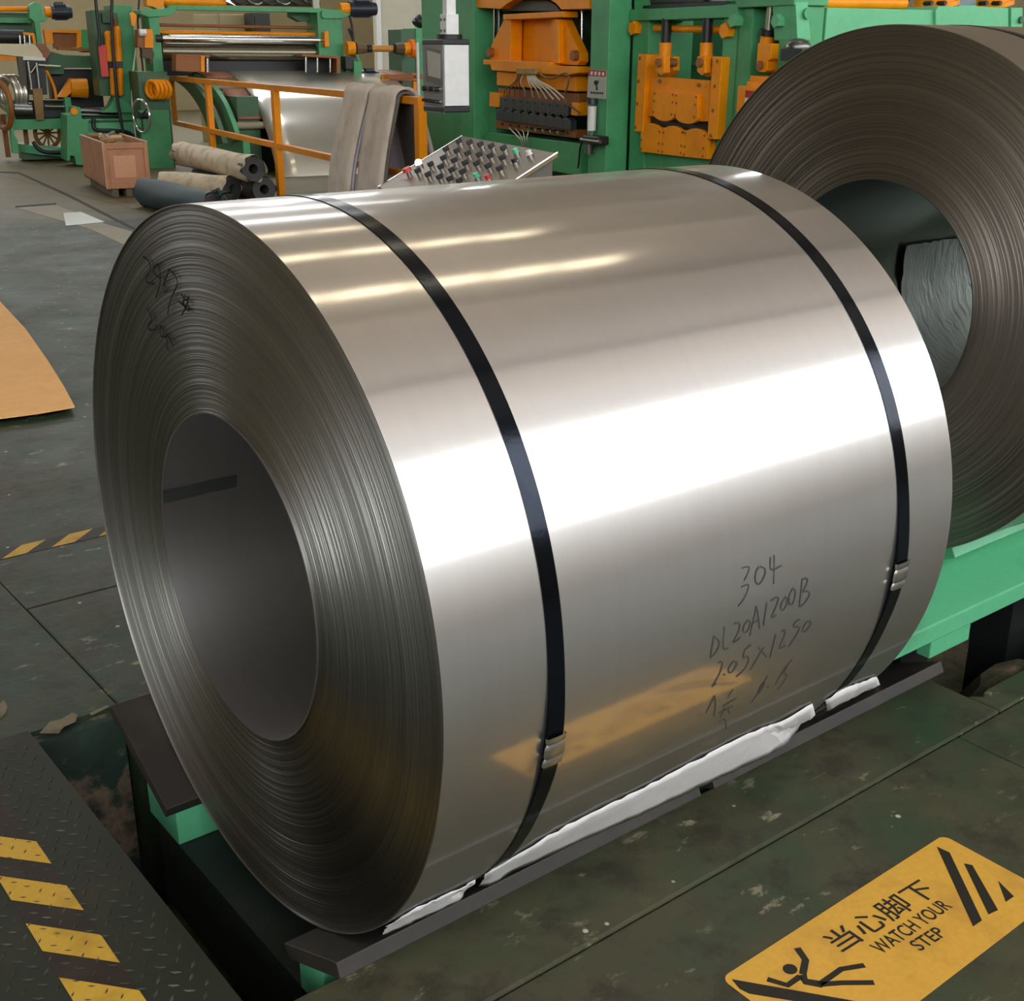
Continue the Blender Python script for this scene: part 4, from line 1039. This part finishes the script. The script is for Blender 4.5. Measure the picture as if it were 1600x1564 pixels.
MB().box((UL-.3,13.9,0),(UL-.02,15.3,.95),W).build('pedestal', GREEN_DARK, table); MB().box((UL+.05,14.3,0),(URR-.1,15.2,.9),W).build('table_body', BLACK, table)
follow(2, iz(1.12), URR-UL+.01, URR-UL+.35, .02, .02, 'rust_plate', RUSTPLATE)
MB().box((UL-.34,13.6,.05),(UL-.25,14.9,.5),W).build('shelf', GREEN, table, bevel=.005)

# ---- railing with felt blankets
UFN = 3.5
rail = thing('orange_railing', 'orange square tube railing in front of the steel strip', 'railing', W(UFN, 11, 0))
def bar(p, q, w, name):
    p = UV(p); q = UV(q); 
    if abs(p.z-q.z) > .5: 
        vv = (p.y+q.y)/2; MB().box((UFN-w/2,vv-w/2,min(p.z,q.z)),(UFN+w/2,vv+w/2,max(p.z,q.z)),W).build(name, ORANGE, rail, bevel=.004)
    else:
        MB().box((UFN-w/2,min(p.y,q.y),(p.z+q.z)/2-w/2),(UFN+w/2,max(p.y,q.y),(p.z+q.z)/2+w/2),W).build(name, ORANGE, rail, bevel=.004)
v_l, v_m, v_n, v_r = UV(Pu(271,160,UFN)).y, UV(Pu(327,160,UFN)).y, UV(Pu(433,200,UFN)).y, UV(Pu(657,190,UFN)).y
ZR, ZL = 1.135, .545
MB().box((UFN-.03,v_r-.03,ZR-.03),(UFN+.03,v_l+.04,ZR+.03),W).build('top_rail', ORANGE, rail, bevel=.004)
MB().box((UFN-.03,v_r-.03,ZL-.03),(UFN+.03,v_l+.04,ZL+.03),W).build('lower_rail', ORANGE, rail, bevel=.004)
MB().box((UFN-.03,v_l-.04,ZL),(UFN+.03,v_l+.04,ZR),W).build('end_post', ORANGE, rail, bevel=.004)
for v in (v_m, v_n, v_r): MB().box((UFN-.035,v-.05,0),(UFN+.035,v+.05,ZR-.03),W).build('post', ORANGE, rail, bevel=.004)
def blanket(xl, xr, label, zfront, zback, mt, mt_in, bulge, seed):
    va, vb2 = UV(Pu(xl,200,UFN)).y, UV(Pu(xr,200,UFN)).y
    t = thing('felt_blanket', label, 'blanket', W(UFN, (va+vb2)/2, ZR), 'felt blankets draped on the railing')
    rnd = random.Random(seed); th = .035
    def layer(off, zf, zb, name, mat_, du):
        rows = []
        prof = []
        n = 10
        for i in range(n+1): prof.append((-(.06+off+bulge*math.sin(math.pi*.5*(1-i/n))), zf+(ZR-.02-zf)*i/n))
        for i in range(1, 9): a = math.pi-math.pi*i/9; prof.append(((.06+off)*math.cos(a), ZR+(.045+off)*math.sin(a)))
        for i in range(n+1): prof.append((.06+off+bulge*math.sin(math.pi*.5*i/n), ZR-.02+(zb-ZR+.02)*i/n))
        for k in range(7):
            f = k/6; vv = va+(vb2-va)*f; w = .012*math.sin(k*2.1+seed)
            rows.append([W(UFN+u+w*(1-max(0,min(1,(z-.4)/.7))), vv+.01*math.sin(3*z+seed), z+.008*math.sin(k*1.7+seed)) for u, z in prof])
        o = MB().grid(rows).build(name, mat_, t, smooth=60); sd = o.modifiers.new('thick','SOLIDIFY'); sd.thickness = .022; sd.offset = 1
    layer(.0, zfront+.03, zback, 'inner_layer', mt_in, 0)
    layer(.035, zfront, zback+.1, 'outer_layer', mt, 0)
blanket(558, 592, 'stained grey felt blanket with lilac lining draped over the railing, left one', .16, .3, FELT, LILAC, .20, 1)
blanket(597, 636, 'grey felt blanket with dark lining draped over the railing, right one', .14, .22, FELT, FELTIN, .16, 2)

# ---- rolls of wrapping stock on the floor
def roll(px0, px1, z, r, mt, label, torn=False, bore=.05):
    a = Pz(px0[0], px0[1], z); b = Pz(px1[0], px1[1], z)
    t = thing('material_roll', label, 'roll', ((a+b)/2).xy.to_3d(), 'rolls stacked by the railing')
    w = (b-a).normalized()
    MB().pipe(a, b, r, bore, 28).build('roll_core', COREGREY, t, smooth=40)
    rows = []; n = 28; p_ = w.orthogonal().normalized(); q_ = w.cross(p_); rnd = random.Random(len(label))
    L = (b-a).length
    for k in range(9):
        f = -.01+(1.0 if not torn else 1.02)*k/8
        row = []
        for i in range(n+1):
            h = 2*math.pi*(i % n)/n; rr = r+.008+.006*math.sin(3*h+k)+(.012*math.sin(7*h) if torn and k in (0,8) else 0)
            ff = f+(.02*math.sin(5*h+2) if k in (0,8) else 0)
            row.append(a+w*(L*ff)+(p_*math.cos(h)+q_*math.sin(h))*rr)
        rows.append(row)
    MB().grid(rows).build('wrapping', mt, t, smooth=60)
    return a, b, t
R1 = .125
roll((259,287),(364,295),R1+.01,R1, CREAM, 'cream wrapped roll, middle of the stack, with dark open core')
roll((318,270),(413,296),R1+.01,R1, COREGREY, 'dark grey roll at the right end of the stack beside the railing post')
roll((284,240),(396,264),R1*2.73+.02,R1, CREAM, 'cream wrapped roll with torn ends on top of the stack', True)
a, b, tr_ = roll((230,300),(338,326),R1+.02,R1+.01, TEAL, 'dark teal tarpaulin covered roll, front of the stack', bore=.03)
mb = MB(); rows = []
for i in range(8):
    r = []
    for k in range(7):
        p = b+(a-b)*(-.1+.2*i/7); r.append(p+Vector((.05*math.sin(k*1.9+i), 0, 0))+Vector((0,-.16+.05*k, .17-.02*k*k*.35+.02*math.sin(i*2.2+k))))
    rows.append(r)
mb.grid(rows).build('tarp_flap', TEAL, tr_, smooth=40)

# ---- plywood crate
cr = thing('plywood_crate', 'pinkish plywood crate on a skid with scrap wood inside', 'crate', W(2.1, 13.0, 0))
c0 = UV(Pz(167,300,.06)); uA = c0.x; vA = c0.y; uB = UV(Pv(236,292,vA)).x; vB_ = UV(Pu(133,288,uA)).y
zc = Pv(166,224,vA).z
def wall_(a, b, name, mat): return MB().box(a, b, W).build(name, mat, cr, bevel=.004)
wall_((uA,vA,.1),(uB,vA+.02,zc),'front_panel',WOODPINK); wall_((uA,vB_-.02,.1),(uB,vB_,zc),'back_panel',WOODPINK)
wall_((uA,vA+.02,.1),(uA+.02,vB_-.02,zc),'side_panel',WOODPINK); wall_((uB-.02,vA+.02,.1),(uB,vB_-.02,zc),'side_panel',WOODPINK)
wall_((uA,vA,.1),(uB,vB_,.13),'bottom_panel',WOODPINK)
for u in (uA, uB-.045): wall_((u,vA-.02,.09),(u+.045,vA,zc),'batten',WOODPINK)
for z in (.09, zc-.06): wall_((uA+.045,vA-.02,z),(uB-.045,vA,z+.06),'batten',WOODPINK)
wall_((uA+.1,vA-.008,.2),(uB-.14,vA,zc-.13),'paper_label',painted('pale pink paper', (214,158,122), .7, amt=.1))
for u in (uA, uB-.02): wall_((u-.002,vA-.024,zc),(u+.022,vB_+.004,zc+.014),'rim',WOODEDGE)
wall_((uA-.004,vA-.026,.09),(uA+.006,vA-.018,zc),'corner_edge',WOODEDGE)
for k in range(3):
    u = uA+.06+(uB-uA-.18)*k/2; wall_((u,vA+.02,0),(u+.07,vB_-.02,.1),'skid',painted('grey wood skid', (110,98,78), .8, amt=.4))
for k in range(9):
    rnd = random.Random(k); p = W(uA+.12+rnd.random()*(uB-uA-.3), vA+.2+rnd.random()*(vB_-vA-.4), zc-.02+rnd.random()*.05)
    d = Vector((rnd.uniform(-1,1), rnd.uniform(-1,1), rnd.uniform(-.2,.3))).normalized()*.13
    MB().cyl(p-d, p+d, .018, 5).build('wood_scrap', [WOODEDGE, TAN, GREYB][k % 3], cr)
wall_((uA+.03,vA+.03,.13),(uB-.03,vB_-.03,zc-.06),'packing',TAN)

# ---- green machine housing left of the stand, tall column, hand wheel
VM = 15.9
hous = thing('machine_bed', 'long green machine bed below the pinch roll stand', 'machine', W(2.9, VM, 0))
vp_(VM, [(105,180),(118,178),(118,168),(126,168),(128,186),(138,188),(138,258),(120,258),(116,244),(110,243),(110,250),(105,252)], .6, 'end_cabinet', GREEN, hous)
vb(VM+.05, 137, 186, 212, 262, .6, 'bed', GREEN_PALE_LIT, hous)
vb(VM+.05, 137, 187, 212, 192, .65, 'bed_ledge', GREEN, hous)
vb(VM+.3, 128, 170, 210, 186, .5, 'dark_rails', BLACK, hous)
for y in (173, 179): MB().cyl(Pv(126,y,VM+.25),Pv(208,y+2,VM+.25),.02,10).build('slide_rail', STEELGREY, hous, smooth=40)
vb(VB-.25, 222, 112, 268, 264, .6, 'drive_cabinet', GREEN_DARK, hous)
vb(VB-.27, 222, 172, 268, 264, .1, 'cabinet_door', GREEN, hous)
MB().tube([Pv(146,186,VM-.02),Pv(146,200,VM-.05),Pv(152,204,VM-.05),Pv(180,204,VM-.05),Pv(205,208,VM-.02),Pv(214,222,VM-.02)],.03,8,2).build('black_pipe', BLACK, hous, smooth=60)
c = Pv(116,174,VM-.03); MB().cyl(c-VD*.02,c+VD*.05,.045,16).build('orange_cap', ORANGE, hous, smooth=40)
for k in range(4):
    c = Pv(238+k*6.5,140,VB-.4); MB().torus(c, W(.8,.5,0), .105, .026).build('coiled_hose', ORANGE, hous, smooth=60)
hw = thing('hand_wheel', 'chrome rimmed hand wheel on the machine bed', 'wheel', Pv(221,181,VB-.5))
c = Pv(221,181,VB-.45); ax = Vector((-math.cos(math.radians(8)),-math.sin(math.radians(8)),0))
MB().torus(c, ax, .205, .018, 36).build('rim', CHROME, hw, smooth=60)
for k in range(3):
    a = 2*math.pi*k/3+.5; sd_ = ax.cross(ZD).normalized(); MB().cyl(c, c+(sd_*math.cos(a)+ZD*math.sin(a))*.2, .012, 8).build('spoke', BLACK, hw, smooth=40)
MB().cyl(c-ax*.1, c+ax*.03, .04, 14).build('hub', BLACK, hw, smooth=40)
vp_(VB-.42, [(213,186),(227,184),(229,196),(222,202),(215,196)], .05, 'wheel_guard', GREEN, hw)

col = thing('tall_machine_column', 'tall green machine column with orange cylinders and a red strip', 'machine', W(2.9, VM+.2, 0))
vb(VM+.1, 181, 8, 214, 186, .5, 'column', GREEN, col); vb(VM+.15, 150, 16, 182, 150, .5, 'column_web', GREEN_DARK, col)
vb(VM+.05, 160, 20, 184, 36, .4, 'column_head', GREEN_DARK, col)
vb(VM+.3, 150, 20, 157, 90, .3, 'pipe_post', GREEN, col)
vp_(VM+.0, [(181,148),(193,156),(210,168),(212,176),(160,176),(172,166)], .3, 'column_foot', GREEN, col)
for x0, x1, y0, y1 in ((164.5,176.5,48,96),(177,191,40,97)):
    p = Pv((x0+x1)/2-1.5,y0+6,VM+.0); q = Pv((x0+x1)/2+1.5,y1,VM+.0); MB().cyl(p,q,.052,16).build('cylinder', ORANGE, col, smooth=40)
    MB().ball(p,.052,14,8).build('cylinder_dome', ORANGE, col, smooth=60)
MB().cyl(Pv(180,30,VM),Pv(181,46,VM),.03,12).build('piston_rod', ORANGE_BROWN, col, smooth=40)
vb(VM-.06, 171, 96, 192, 106, .12, 'clamp_band', BLACK, col)
for x0, x1 in ((172,181),(181.5,193)):
    p = Pv((x0+x1)/2,106,VM+.0); q = Pv((x0+x1)/2+1,146,VM+.0); MB().cyl(p,q,.045,16,.04).build('lower_cylinder', ORANGE, col, smooth=40); MB().ball(q,.042,14,8).build('cylinder_dome', ORANGE, col, smooth=60)
vb(VM-.05, 156, 70, 168, 120, .02, 'red_strip', RED, col)
vb(VM-.03, 156, 56, 161, 70, .05, 'strip_hook', BLACK, col)
hb = thing('black_hose_bundle', 'black hoses hanging down in front of the tall column', 'hose', Pv(165,120,VM-.1))
for pts in ([(149,-6),(152,30),(156,60),(155,72)], [(175,-8),(174,30),(177,90),(181,130),(184,160),(190,195),(196,222)], [(213,72),(208,110),(206,140),(207,170),(210,195),(214,224)], [(218,-8),(214,40),(222,95),(224,118),(220,150)]):
    MB().tube([Pv(x,y,VM-.12) for x, y in pts], .022 if pts[0][0] < 180 else .013, 8, 2).build('hose', BLACK if pts[0][0] != 213 else CLEARWHITE, hb, smooth=60)
MB().box((0,0,0),(0,0,0)) 

# cardan shafts, gearbox and motors behind the railing
VG = 15.6
gbx = thing('gearbox', 'green gearbox housing at the right end of the drive shafts', 'gearbox', Pv(648,100,VG))
vb(VG, 629, 46, 660, 270, .5, 'housing', GREEN_DARK, gbx); vb(VG-.02, 652, 44, 676, 270, .5, 'housing_side', GREEN, gbx)
vb(VG+.1, 674, 4, 692, 64, .3, 'riser', GREEN, gbx)
for y in (76, 119):
    sh = thing('drive_shaft', 'orange %s drive shaft with brown joints' % ('upper' if y == 76 else 'lower'), 'shaft', Pv(595,y,VG))
    V = VG-.25 if y == 76 else VG+.1
    c0, c1 = Pv(640,y,V), Pv(648,y,V); MB().cyl(c0,c1,.125 if y == 76 else .11,24).build('flange', painted('bright orange flange', (236,120,20), .4, amt=.1), sh, smooth=40)
    MB().cyl(Pv(629,y,V),c0,.08,20).build('hub', ORANGE, sh, smooth=40)
    MB().cyl(Pv(617,y,V),Pv(630,y,V),.075,8,.09).build('joint', painted('brown cast joint', (96,74,48), .45, amt=.3), sh, smooth=20)
    MB().cyl(Pv(613,y-1,V),Pv(622,y+1,V),.06,6).build('joint_yoke', BLACK, sh)
    if y == 76:
        MB().cyl(Pv(578,y,V),Pv(616,y,V),.045,18).build('shaft_tube', painted('dull orange shaft', (196,140,62), .4, amt=.4), sh, smooth=40)
        MB().cyl(Pv(556,y,V),Pv(572,y,V),.08,8,.06).build('joint', painted('brown cast joint left', (104,82,54), .4, amt=.3), sh, smooth=20)
        MB().cyl(Pv(574,y,V),Pv(580,y,V),.055,14).build('joint_ring', BLACK, sh, smooth=40)
        MB().cyl(Pv(541,y,V),Pv(553,y,V),.095,22).build('hub', ORANGE, sh, smooth=40)
def motor(x0, x1, y, r, V, label, orange_end=None):
    t = thing('electric_motor', label, 'motor', Pv((x0+x1)/2,y,V))
    p, q = Pv(x0,y,V), Pv(x1,y,V)
    mbod = MB().cyl(p, p.lerp(q,.78), r, 22).build('motor_body', NAVY, t, smooth=40)
    MB().cyl(p.lerp(q,.78), q, r*.98, 22, r*.8).build('fan_cover', NAVY, t, smooth=40)
    f = MB()
    w = (q-p).normalized(); a = w.orthogonal().normalized(); b_ = w.cross(a)
    for k in range(18):
        h = 2*math.pi*k/18; d = (a*math.cos(h)+b_*math.sin(h)); n_ = w.cross(d)*.004
        c_ = p.lerp(q,.15)+d*r; e_ = p.lerp(q,.74)+d*r
        f.hexa([c_-n_,e_-n_,e_+n_,c_+n_,c_-n_+d*.012,e_-n_+d*.012,e_+n_+d*.012,c_+n_+d*.012])
    f.build('cooling_fins', NAVY, mbod, kind='stuff')
    MB().box((-.06,-.05,0),(.06,.05,.05), lambda x,y_,z: p.lerp(q,.4)+w*x+w.cross(ZD)*y_+ZD*(z+r*.9)).build('terminal_box', NAVY, t, bevel=.006)
    if orange_end:
        MB().cyl(Pv(orange_end,y,V), p, r*.75, 20).build('gear_head', ORANGE, t, smooth=40)
    return t
motor(545, 587, 14, .105, VB+.1, 'navy electric motor on top of the pinch roll stand', 531)
motor(80, 112, 19, .10, 18.0, 'navy electric motor at far left above the uncoiler', 70)
motor(566, 592, 119, .07, VB-.2, 'small grey blue motor beside the right entry guide')
blk = thing('black_cover_bag', 'black cover bag slumped on top of the gearbox', 'cover', Pv(658,38,VG))
mb = MB(); rows = []
c = Pv(660,38,VG+.2)
for i in range(9):
    t_ = math.pi*i/8; r = []
    for k in range(13):
        h = 2*math.pi*(k % 12)/12; rr = .13*math.sin(t_)*(1+.18*math.sin(3*h+i))
        r.append(c+UD*(rr*1.15*math.cos(h)-.02*math.cos(t_))+VD*rr*math.sin(h)+ZD*(.10*math.cos(t_)-.04*math.cos(h)))
    rows.append(r)
mb.grid(rows).build('cover', BLACK, blk, smooth=50)
MB().cyl(c-ZD*.18, c-ZD*.04, .07, 12).build('neck', BLACK, blk, smooth=40)
vlv = thing('hydraulic_valve', 'green and black hydraulic valve beside the right entry guide', 'valve', Pv(550,105,VB-.2))
vb(VB-.2, 540, 88, 554, 108, .2, 'valve_block', BLACK, vlv); vb(VB-.22, 553, 96, 566, 116, .2, 'valve_base', GREEN, vlv)
MB().cyl(Pv(557,86,VB-.15),Pv(561,100,VB-.15),.03,12).build('valve_stem', GREEN, vlv, smooth=40)
vb(VB-.1, 541, 108, 566, 128, .3, 'valve_stand', GREEN_DARK, vlv)
MB().tube([Pv(545,45,VB-.1),Pv(552,62,VB-.15),Pv(556,80,VB-.15),Pv(548,92,VB-.15)],.02,8,2).build('hose', BLACK, vlv, smooth=60)
MB().tube([Pv(546,24,VB-.1),Pv(551,45,VB-.15),Pv(553,72,VB-.15),Pv(555,90,VB-.15)],.016,8,2).build('hose', BLACK, vlv, smooth=60)
gr = thing('guard_rail', 'small orange guard rail in front of the lower drive shaft', 'railing', Pv(625,140,VG-.8))
vb(VG-.8, 598, 116, 660, 124, .06, 'top_rail', ORANGE_BROWN, gr); vb(VG-.8, 600, 118, 612, 330, .06, 'post', ORANGE, gr); vb(VG-.8, 648, 118, 659, 330, .06, 'post', ORANGE, gr)
wp = thing('white_pipe', 'thin white upright pipe left of the operator panel', 'pipe', W(*UV(Pv(653,100,14.6))[:2],0))
a = Pv(652,66,14.6); b = Pv(655,154,14.6); MB().cyl((a.x,a.y,0),a,.022,10).build('pipe', WHITE, wp, smooth=40); MB().cyl(a,a+ZD*.05,.035,10).build('pipe_cap', GREEN_PALE_LIT, wp, smooth=40)

# ---- uncoiler at the far left
VU = 17.2
unc = thing('uncoiler', 'green uncoiler machine with a pale strip at the far left', 'machine', W(1.9, VU, 0))
vp_(VU, [(46,8),(54,3),(64,6),(68,24),(76,28),(70,34),(62,34),(66,70),(58,70),(54,34),(46,28)], .2, 'arm_frame', GREEN, unc)
MB().cyl(Pv(-12,14,VU+.2),Pv(46,14,VU+.2),.035,12).build('tie_bar', ORANGE, unc, smooth=40)
vb(VU+.3, -12, 28, 48, 36, .3, 'beam', GREEN, unc)
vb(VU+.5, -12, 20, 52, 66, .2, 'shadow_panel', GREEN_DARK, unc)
MB().cyl(Pv(-14,57,VU+.2),Pv(38,58,VU+.2),.10,24).build('roll', BLACK, unc, smooth=40)
vp_(VU, [(36,50),(54,52),(57,70),(52,70),(50,56),(36,54)], .1, 'roll_bracket', ORANGE, unc)
for x in (31, 38, 46): MB().cyl(Pv(x,55,VU-.05),Pv(x+1,69,VU-.05),.016,10).build('guide_roller', CHROME, unc, smooth=40)
vp_(VU-.3, [(-14,68),(54,69),(60,76),(66,84),(68,92),(-14,84)], .04, 'strip_end', painted('pale strip', (206,194,158), .35, amt=.1), unc)
vp_(VU-.25, [(-14,85),(25,86),(25,95),(-14,94)], .2, 'orange_lip', ORANGE, unc)
vp_(VU-.2, [(54,69),(70,68),(80,82),(72,94),(68,92),(64,80)], .2, 'rust_plate', RUSTPLATE, unc)
vp_(VU, [(68,46),(127,46),(128,74),(120,74),(120,52),(82,51),(84,68),(72,70)], .1, 'window_frame_plate', ORANGE, unc)
vp_(VU+.08, [(80,50),(122,50),(124,74),(84,76)], .05, 'window_panel', ORANGE_BROWN, unc)
vp_(VU-.05, [(90,74),(147,76),(147,81),(90,78)], .1, 'ledge', ORANGE_BROWN, unc)
vb(VU+.02, 127, 46, 160, 82, .3, 'side_block', GREEN, unc)
vp_(VU-.1, [(78,80),(100,86),(160,88),(160,106),(100,106),(100,116),(74,116),(72,96)], .3, 'main_beam', GREEN_DARK, unc)
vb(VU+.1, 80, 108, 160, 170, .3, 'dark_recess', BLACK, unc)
vp_(VU-.3, [(27,88),(40,88),(44,148),(34,148)], .12, 'mast', painted('olive dark steel', (70,66,46), .5), unc); vp_(VU-.3, [(40,92),(70,92),(74,148),(46,148)], .1, 'mast', BLACK, unc)
vp_(VU-.34, [(36,88),(70,90),(72,95),(36,94)], .1, 'mast_cap', WHITE, unc)
for pts in ([(44,96),(50,140)], [(57,98),(62,140)], [(57,102),(49,114)], [(60,102),(95,104)]): MB().cyl(Pv(*pts[0],VU-.36),Pv(*pts[1],VU-.36),.018,8).build('link_rod', CHROME, unc, smooth=40)
MB().ext([Pv(x,y,VU-.4) for x, y in ((51,139),(66,138),(69,187),(57,188))], VD*.08).build('cardboard_pack', TAN, unc)
vp_(VU-.35, [(91,152),(110,122),(118,138),(104,152)], .16, 'orange_elbow', ORANGE, unc)
MB().cyl(Pv(110,137,VU-.3),Pv(136,138,VU-.3),.125,22,.13).build('orange_drum', ORANGE, unc, smooth=40)
MB().tube([Pv(72,110,VU-.3),Pv(80,124,VU-.3),Pv(86,140,VU-.3),Pv(88,156,VU-.3)],.022,8,2).build('orange_arm', ORANGE, unc, smooth=60)
vp_(VU-.4, [(9,156),(19,154),(24,188),(22,210),(27,218),(30,240),(20,240),(16,200)], .2, 'cradle_post', GREEN, unc)
vb(VU-.3, 22, 186, 106, 202, .4, 'cradle_beam', GREEN, unc)
vp_(VU-.2, [(88,188),(106,186),(106,215),(98,208),(96,194),(92,204),(88,200)], .2, 'cradle_hook', GREEN_PALE_LIT, unc)
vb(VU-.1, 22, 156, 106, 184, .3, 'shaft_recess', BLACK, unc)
MB().cyl(Pv(22,170,VU-.25),Pv(50,171,VU-.25),.09,18).build('mandrel', STEELGREY, unc, smooth=40)
for y in (156, 166): MB().cyl(Pv(70,y,VU-.3),Pv(104,y+1,VU-.3),.018,8).build('link_rod', CHROME, unc, smooth=40)
vb(VU-.35, 102, 152, 112, 180, .2, 'cradle_end', GREEN, unc)
for k, x in enumerate((10,18,25)):
    MB().torus(Pv(x,146,VU-.1), W(1,.6,0), .22, .035, 30).build('wire_spool', STRIPSTEEL, unc, smooth=60)
c = Pv(3,165,VU-.3); MB().torus(c, W(1,.3,0), .30, .04, 30).build('brown_wheel', ORANGE_BROWN, unc, smooth=60)
c = Pv(74,208,VU+.2); MB().torus(c, W(.5,-1,0), .2, .03, 30).build('spoked_wheel', ORANGE_BROWN, unc, smooth=60)
for k in range(6):
    a = math.pi*k/6; e = W(1,.5,0).normalized()*math.cos(a)+ZD*math.sin(a); MB().cyl(c-e*.2,c+e*.2,.014,6).build('wheel_spoke', ORANGE_BROWN, unc)
for x0, x1, y0 in ((39,46,202),(5,13,178)):
    vb(VU+.1, x0, y0, x1, 246, .08, 'leg', ORANGE_BROWN, unc)
MB().cyl(Pv(75,240,VU+.1), Pv(75,228,VU+.1), .42, 30).build('turntable', GREEN_CAR, unc, smooth=40)
vb(VU-.1, 34, 236, 105, 249, .4, 'base', GREEN_DARK, unc)
MB().tube([Pv(52,222,VU-.3),Pv(60,234,VU-.35),Pv(74,239,VU-.35),Pv(104,238,VU-.35)],.03,8,2).build('black_hose', BLACK, unc, smooth=60)

# partition wall and details behind the line
pz_ = UV(Pv(592,60,23.5)).x
struct(MB().box((pz_,23.5,0),(16,23.8,7),W).build('wall_partition', WALL_PALE))
struct(MB().box((pz_-.05,23.46,0),(pz_+.05,23.5,7),W).build('trim_partition_edge', WHITE))

dk = thing('dark_switch_cabinet', 'dark electrical cabinet seen through the pinch roll stand', 'cabinet', Pv(408,45,VB+4))  # dark doorway behind the stand, built as a black box
a = UV(Pv(394,20,VB+4)); b = UV(Pv(423,50,VB+4))
MB().box((a.x,VB+4,0),(b.x,VB+4.5,a.z),W).build('cabinet_body', BLACK, dk); MB().box((a.x+.03,VB+3.98,.1),(b.x-.03,VB+4,a.z-.05),W).build('door', painted('dark cabinet door', (40,36,30), .5), dk)
pc = thing('pale_panel_boards', 'pale wall panels leaning behind the pinch roll stand', 'panel', Pv(340,60,VB+4.6))
for x0, x1 in ((302,341),(342,384),(385,394)):
    a = UV(Pv(x0,22,VB+4.6)); b = UV(Pv(x1,50,VB+4.6)); MB().box((a.x,VB+4.6,0),(b.x,VB+4.66,a.z),W).build('panel', WALL, pc, bevel=.01)
# flush patches in the far floor
PATCH = painted('pale concrete patch', (150,140,116), .6, dirt=(108,100,80), amt=.5, scale=2, spec=.3)
def patch(pts, name, mt, z0=.0005, th=.002):
    MB().ext([Pz(x,y,z0) for x, y in pts], Vector((0,0,th))).build(name, mt, fl)
patch([(26,325),(88,321),(165,350),(240,372),(205,388),(140,358)], 'concrete_patch', PATCH)
patch([(99,333),(126,331),(164,347),(103,353)], 'steel_floor_plate', painted('pale steel floor plate', (176,180,172), .3, amt=.1, metal=.6), .003)
CHIPC = painted('chipped beige concrete', (124,112,90), .85, dirt=(66,62,48), amt=.95, scale=16)
JOINT = painted('dark floor joint', (40,38,30), .8)
patch([(0,268),(30,269),(110,305),(212,357),(209,359),(106,307),(28,271),(0,270)], 'floor_joint', JOINT, .001)
patch([(24,322),(88,317),(88,319),(24,324)], 'floor_joint', JOINT, .001)

for P in ([(62,1146),(78,1128),(96,1124),(112,1114),(122,1116),(118,1128),(100,1136),(92,1146),(84,1146)], [(140,1115),(150,1110),(168,1102),(170,1105),(156,1112),(143,1118)], [(0,1100),(6,1094),(12,1104),(9,1116),(0,1124)]):
    patch(P, 'chipped_edge', CHIPC, .0004, .0012)
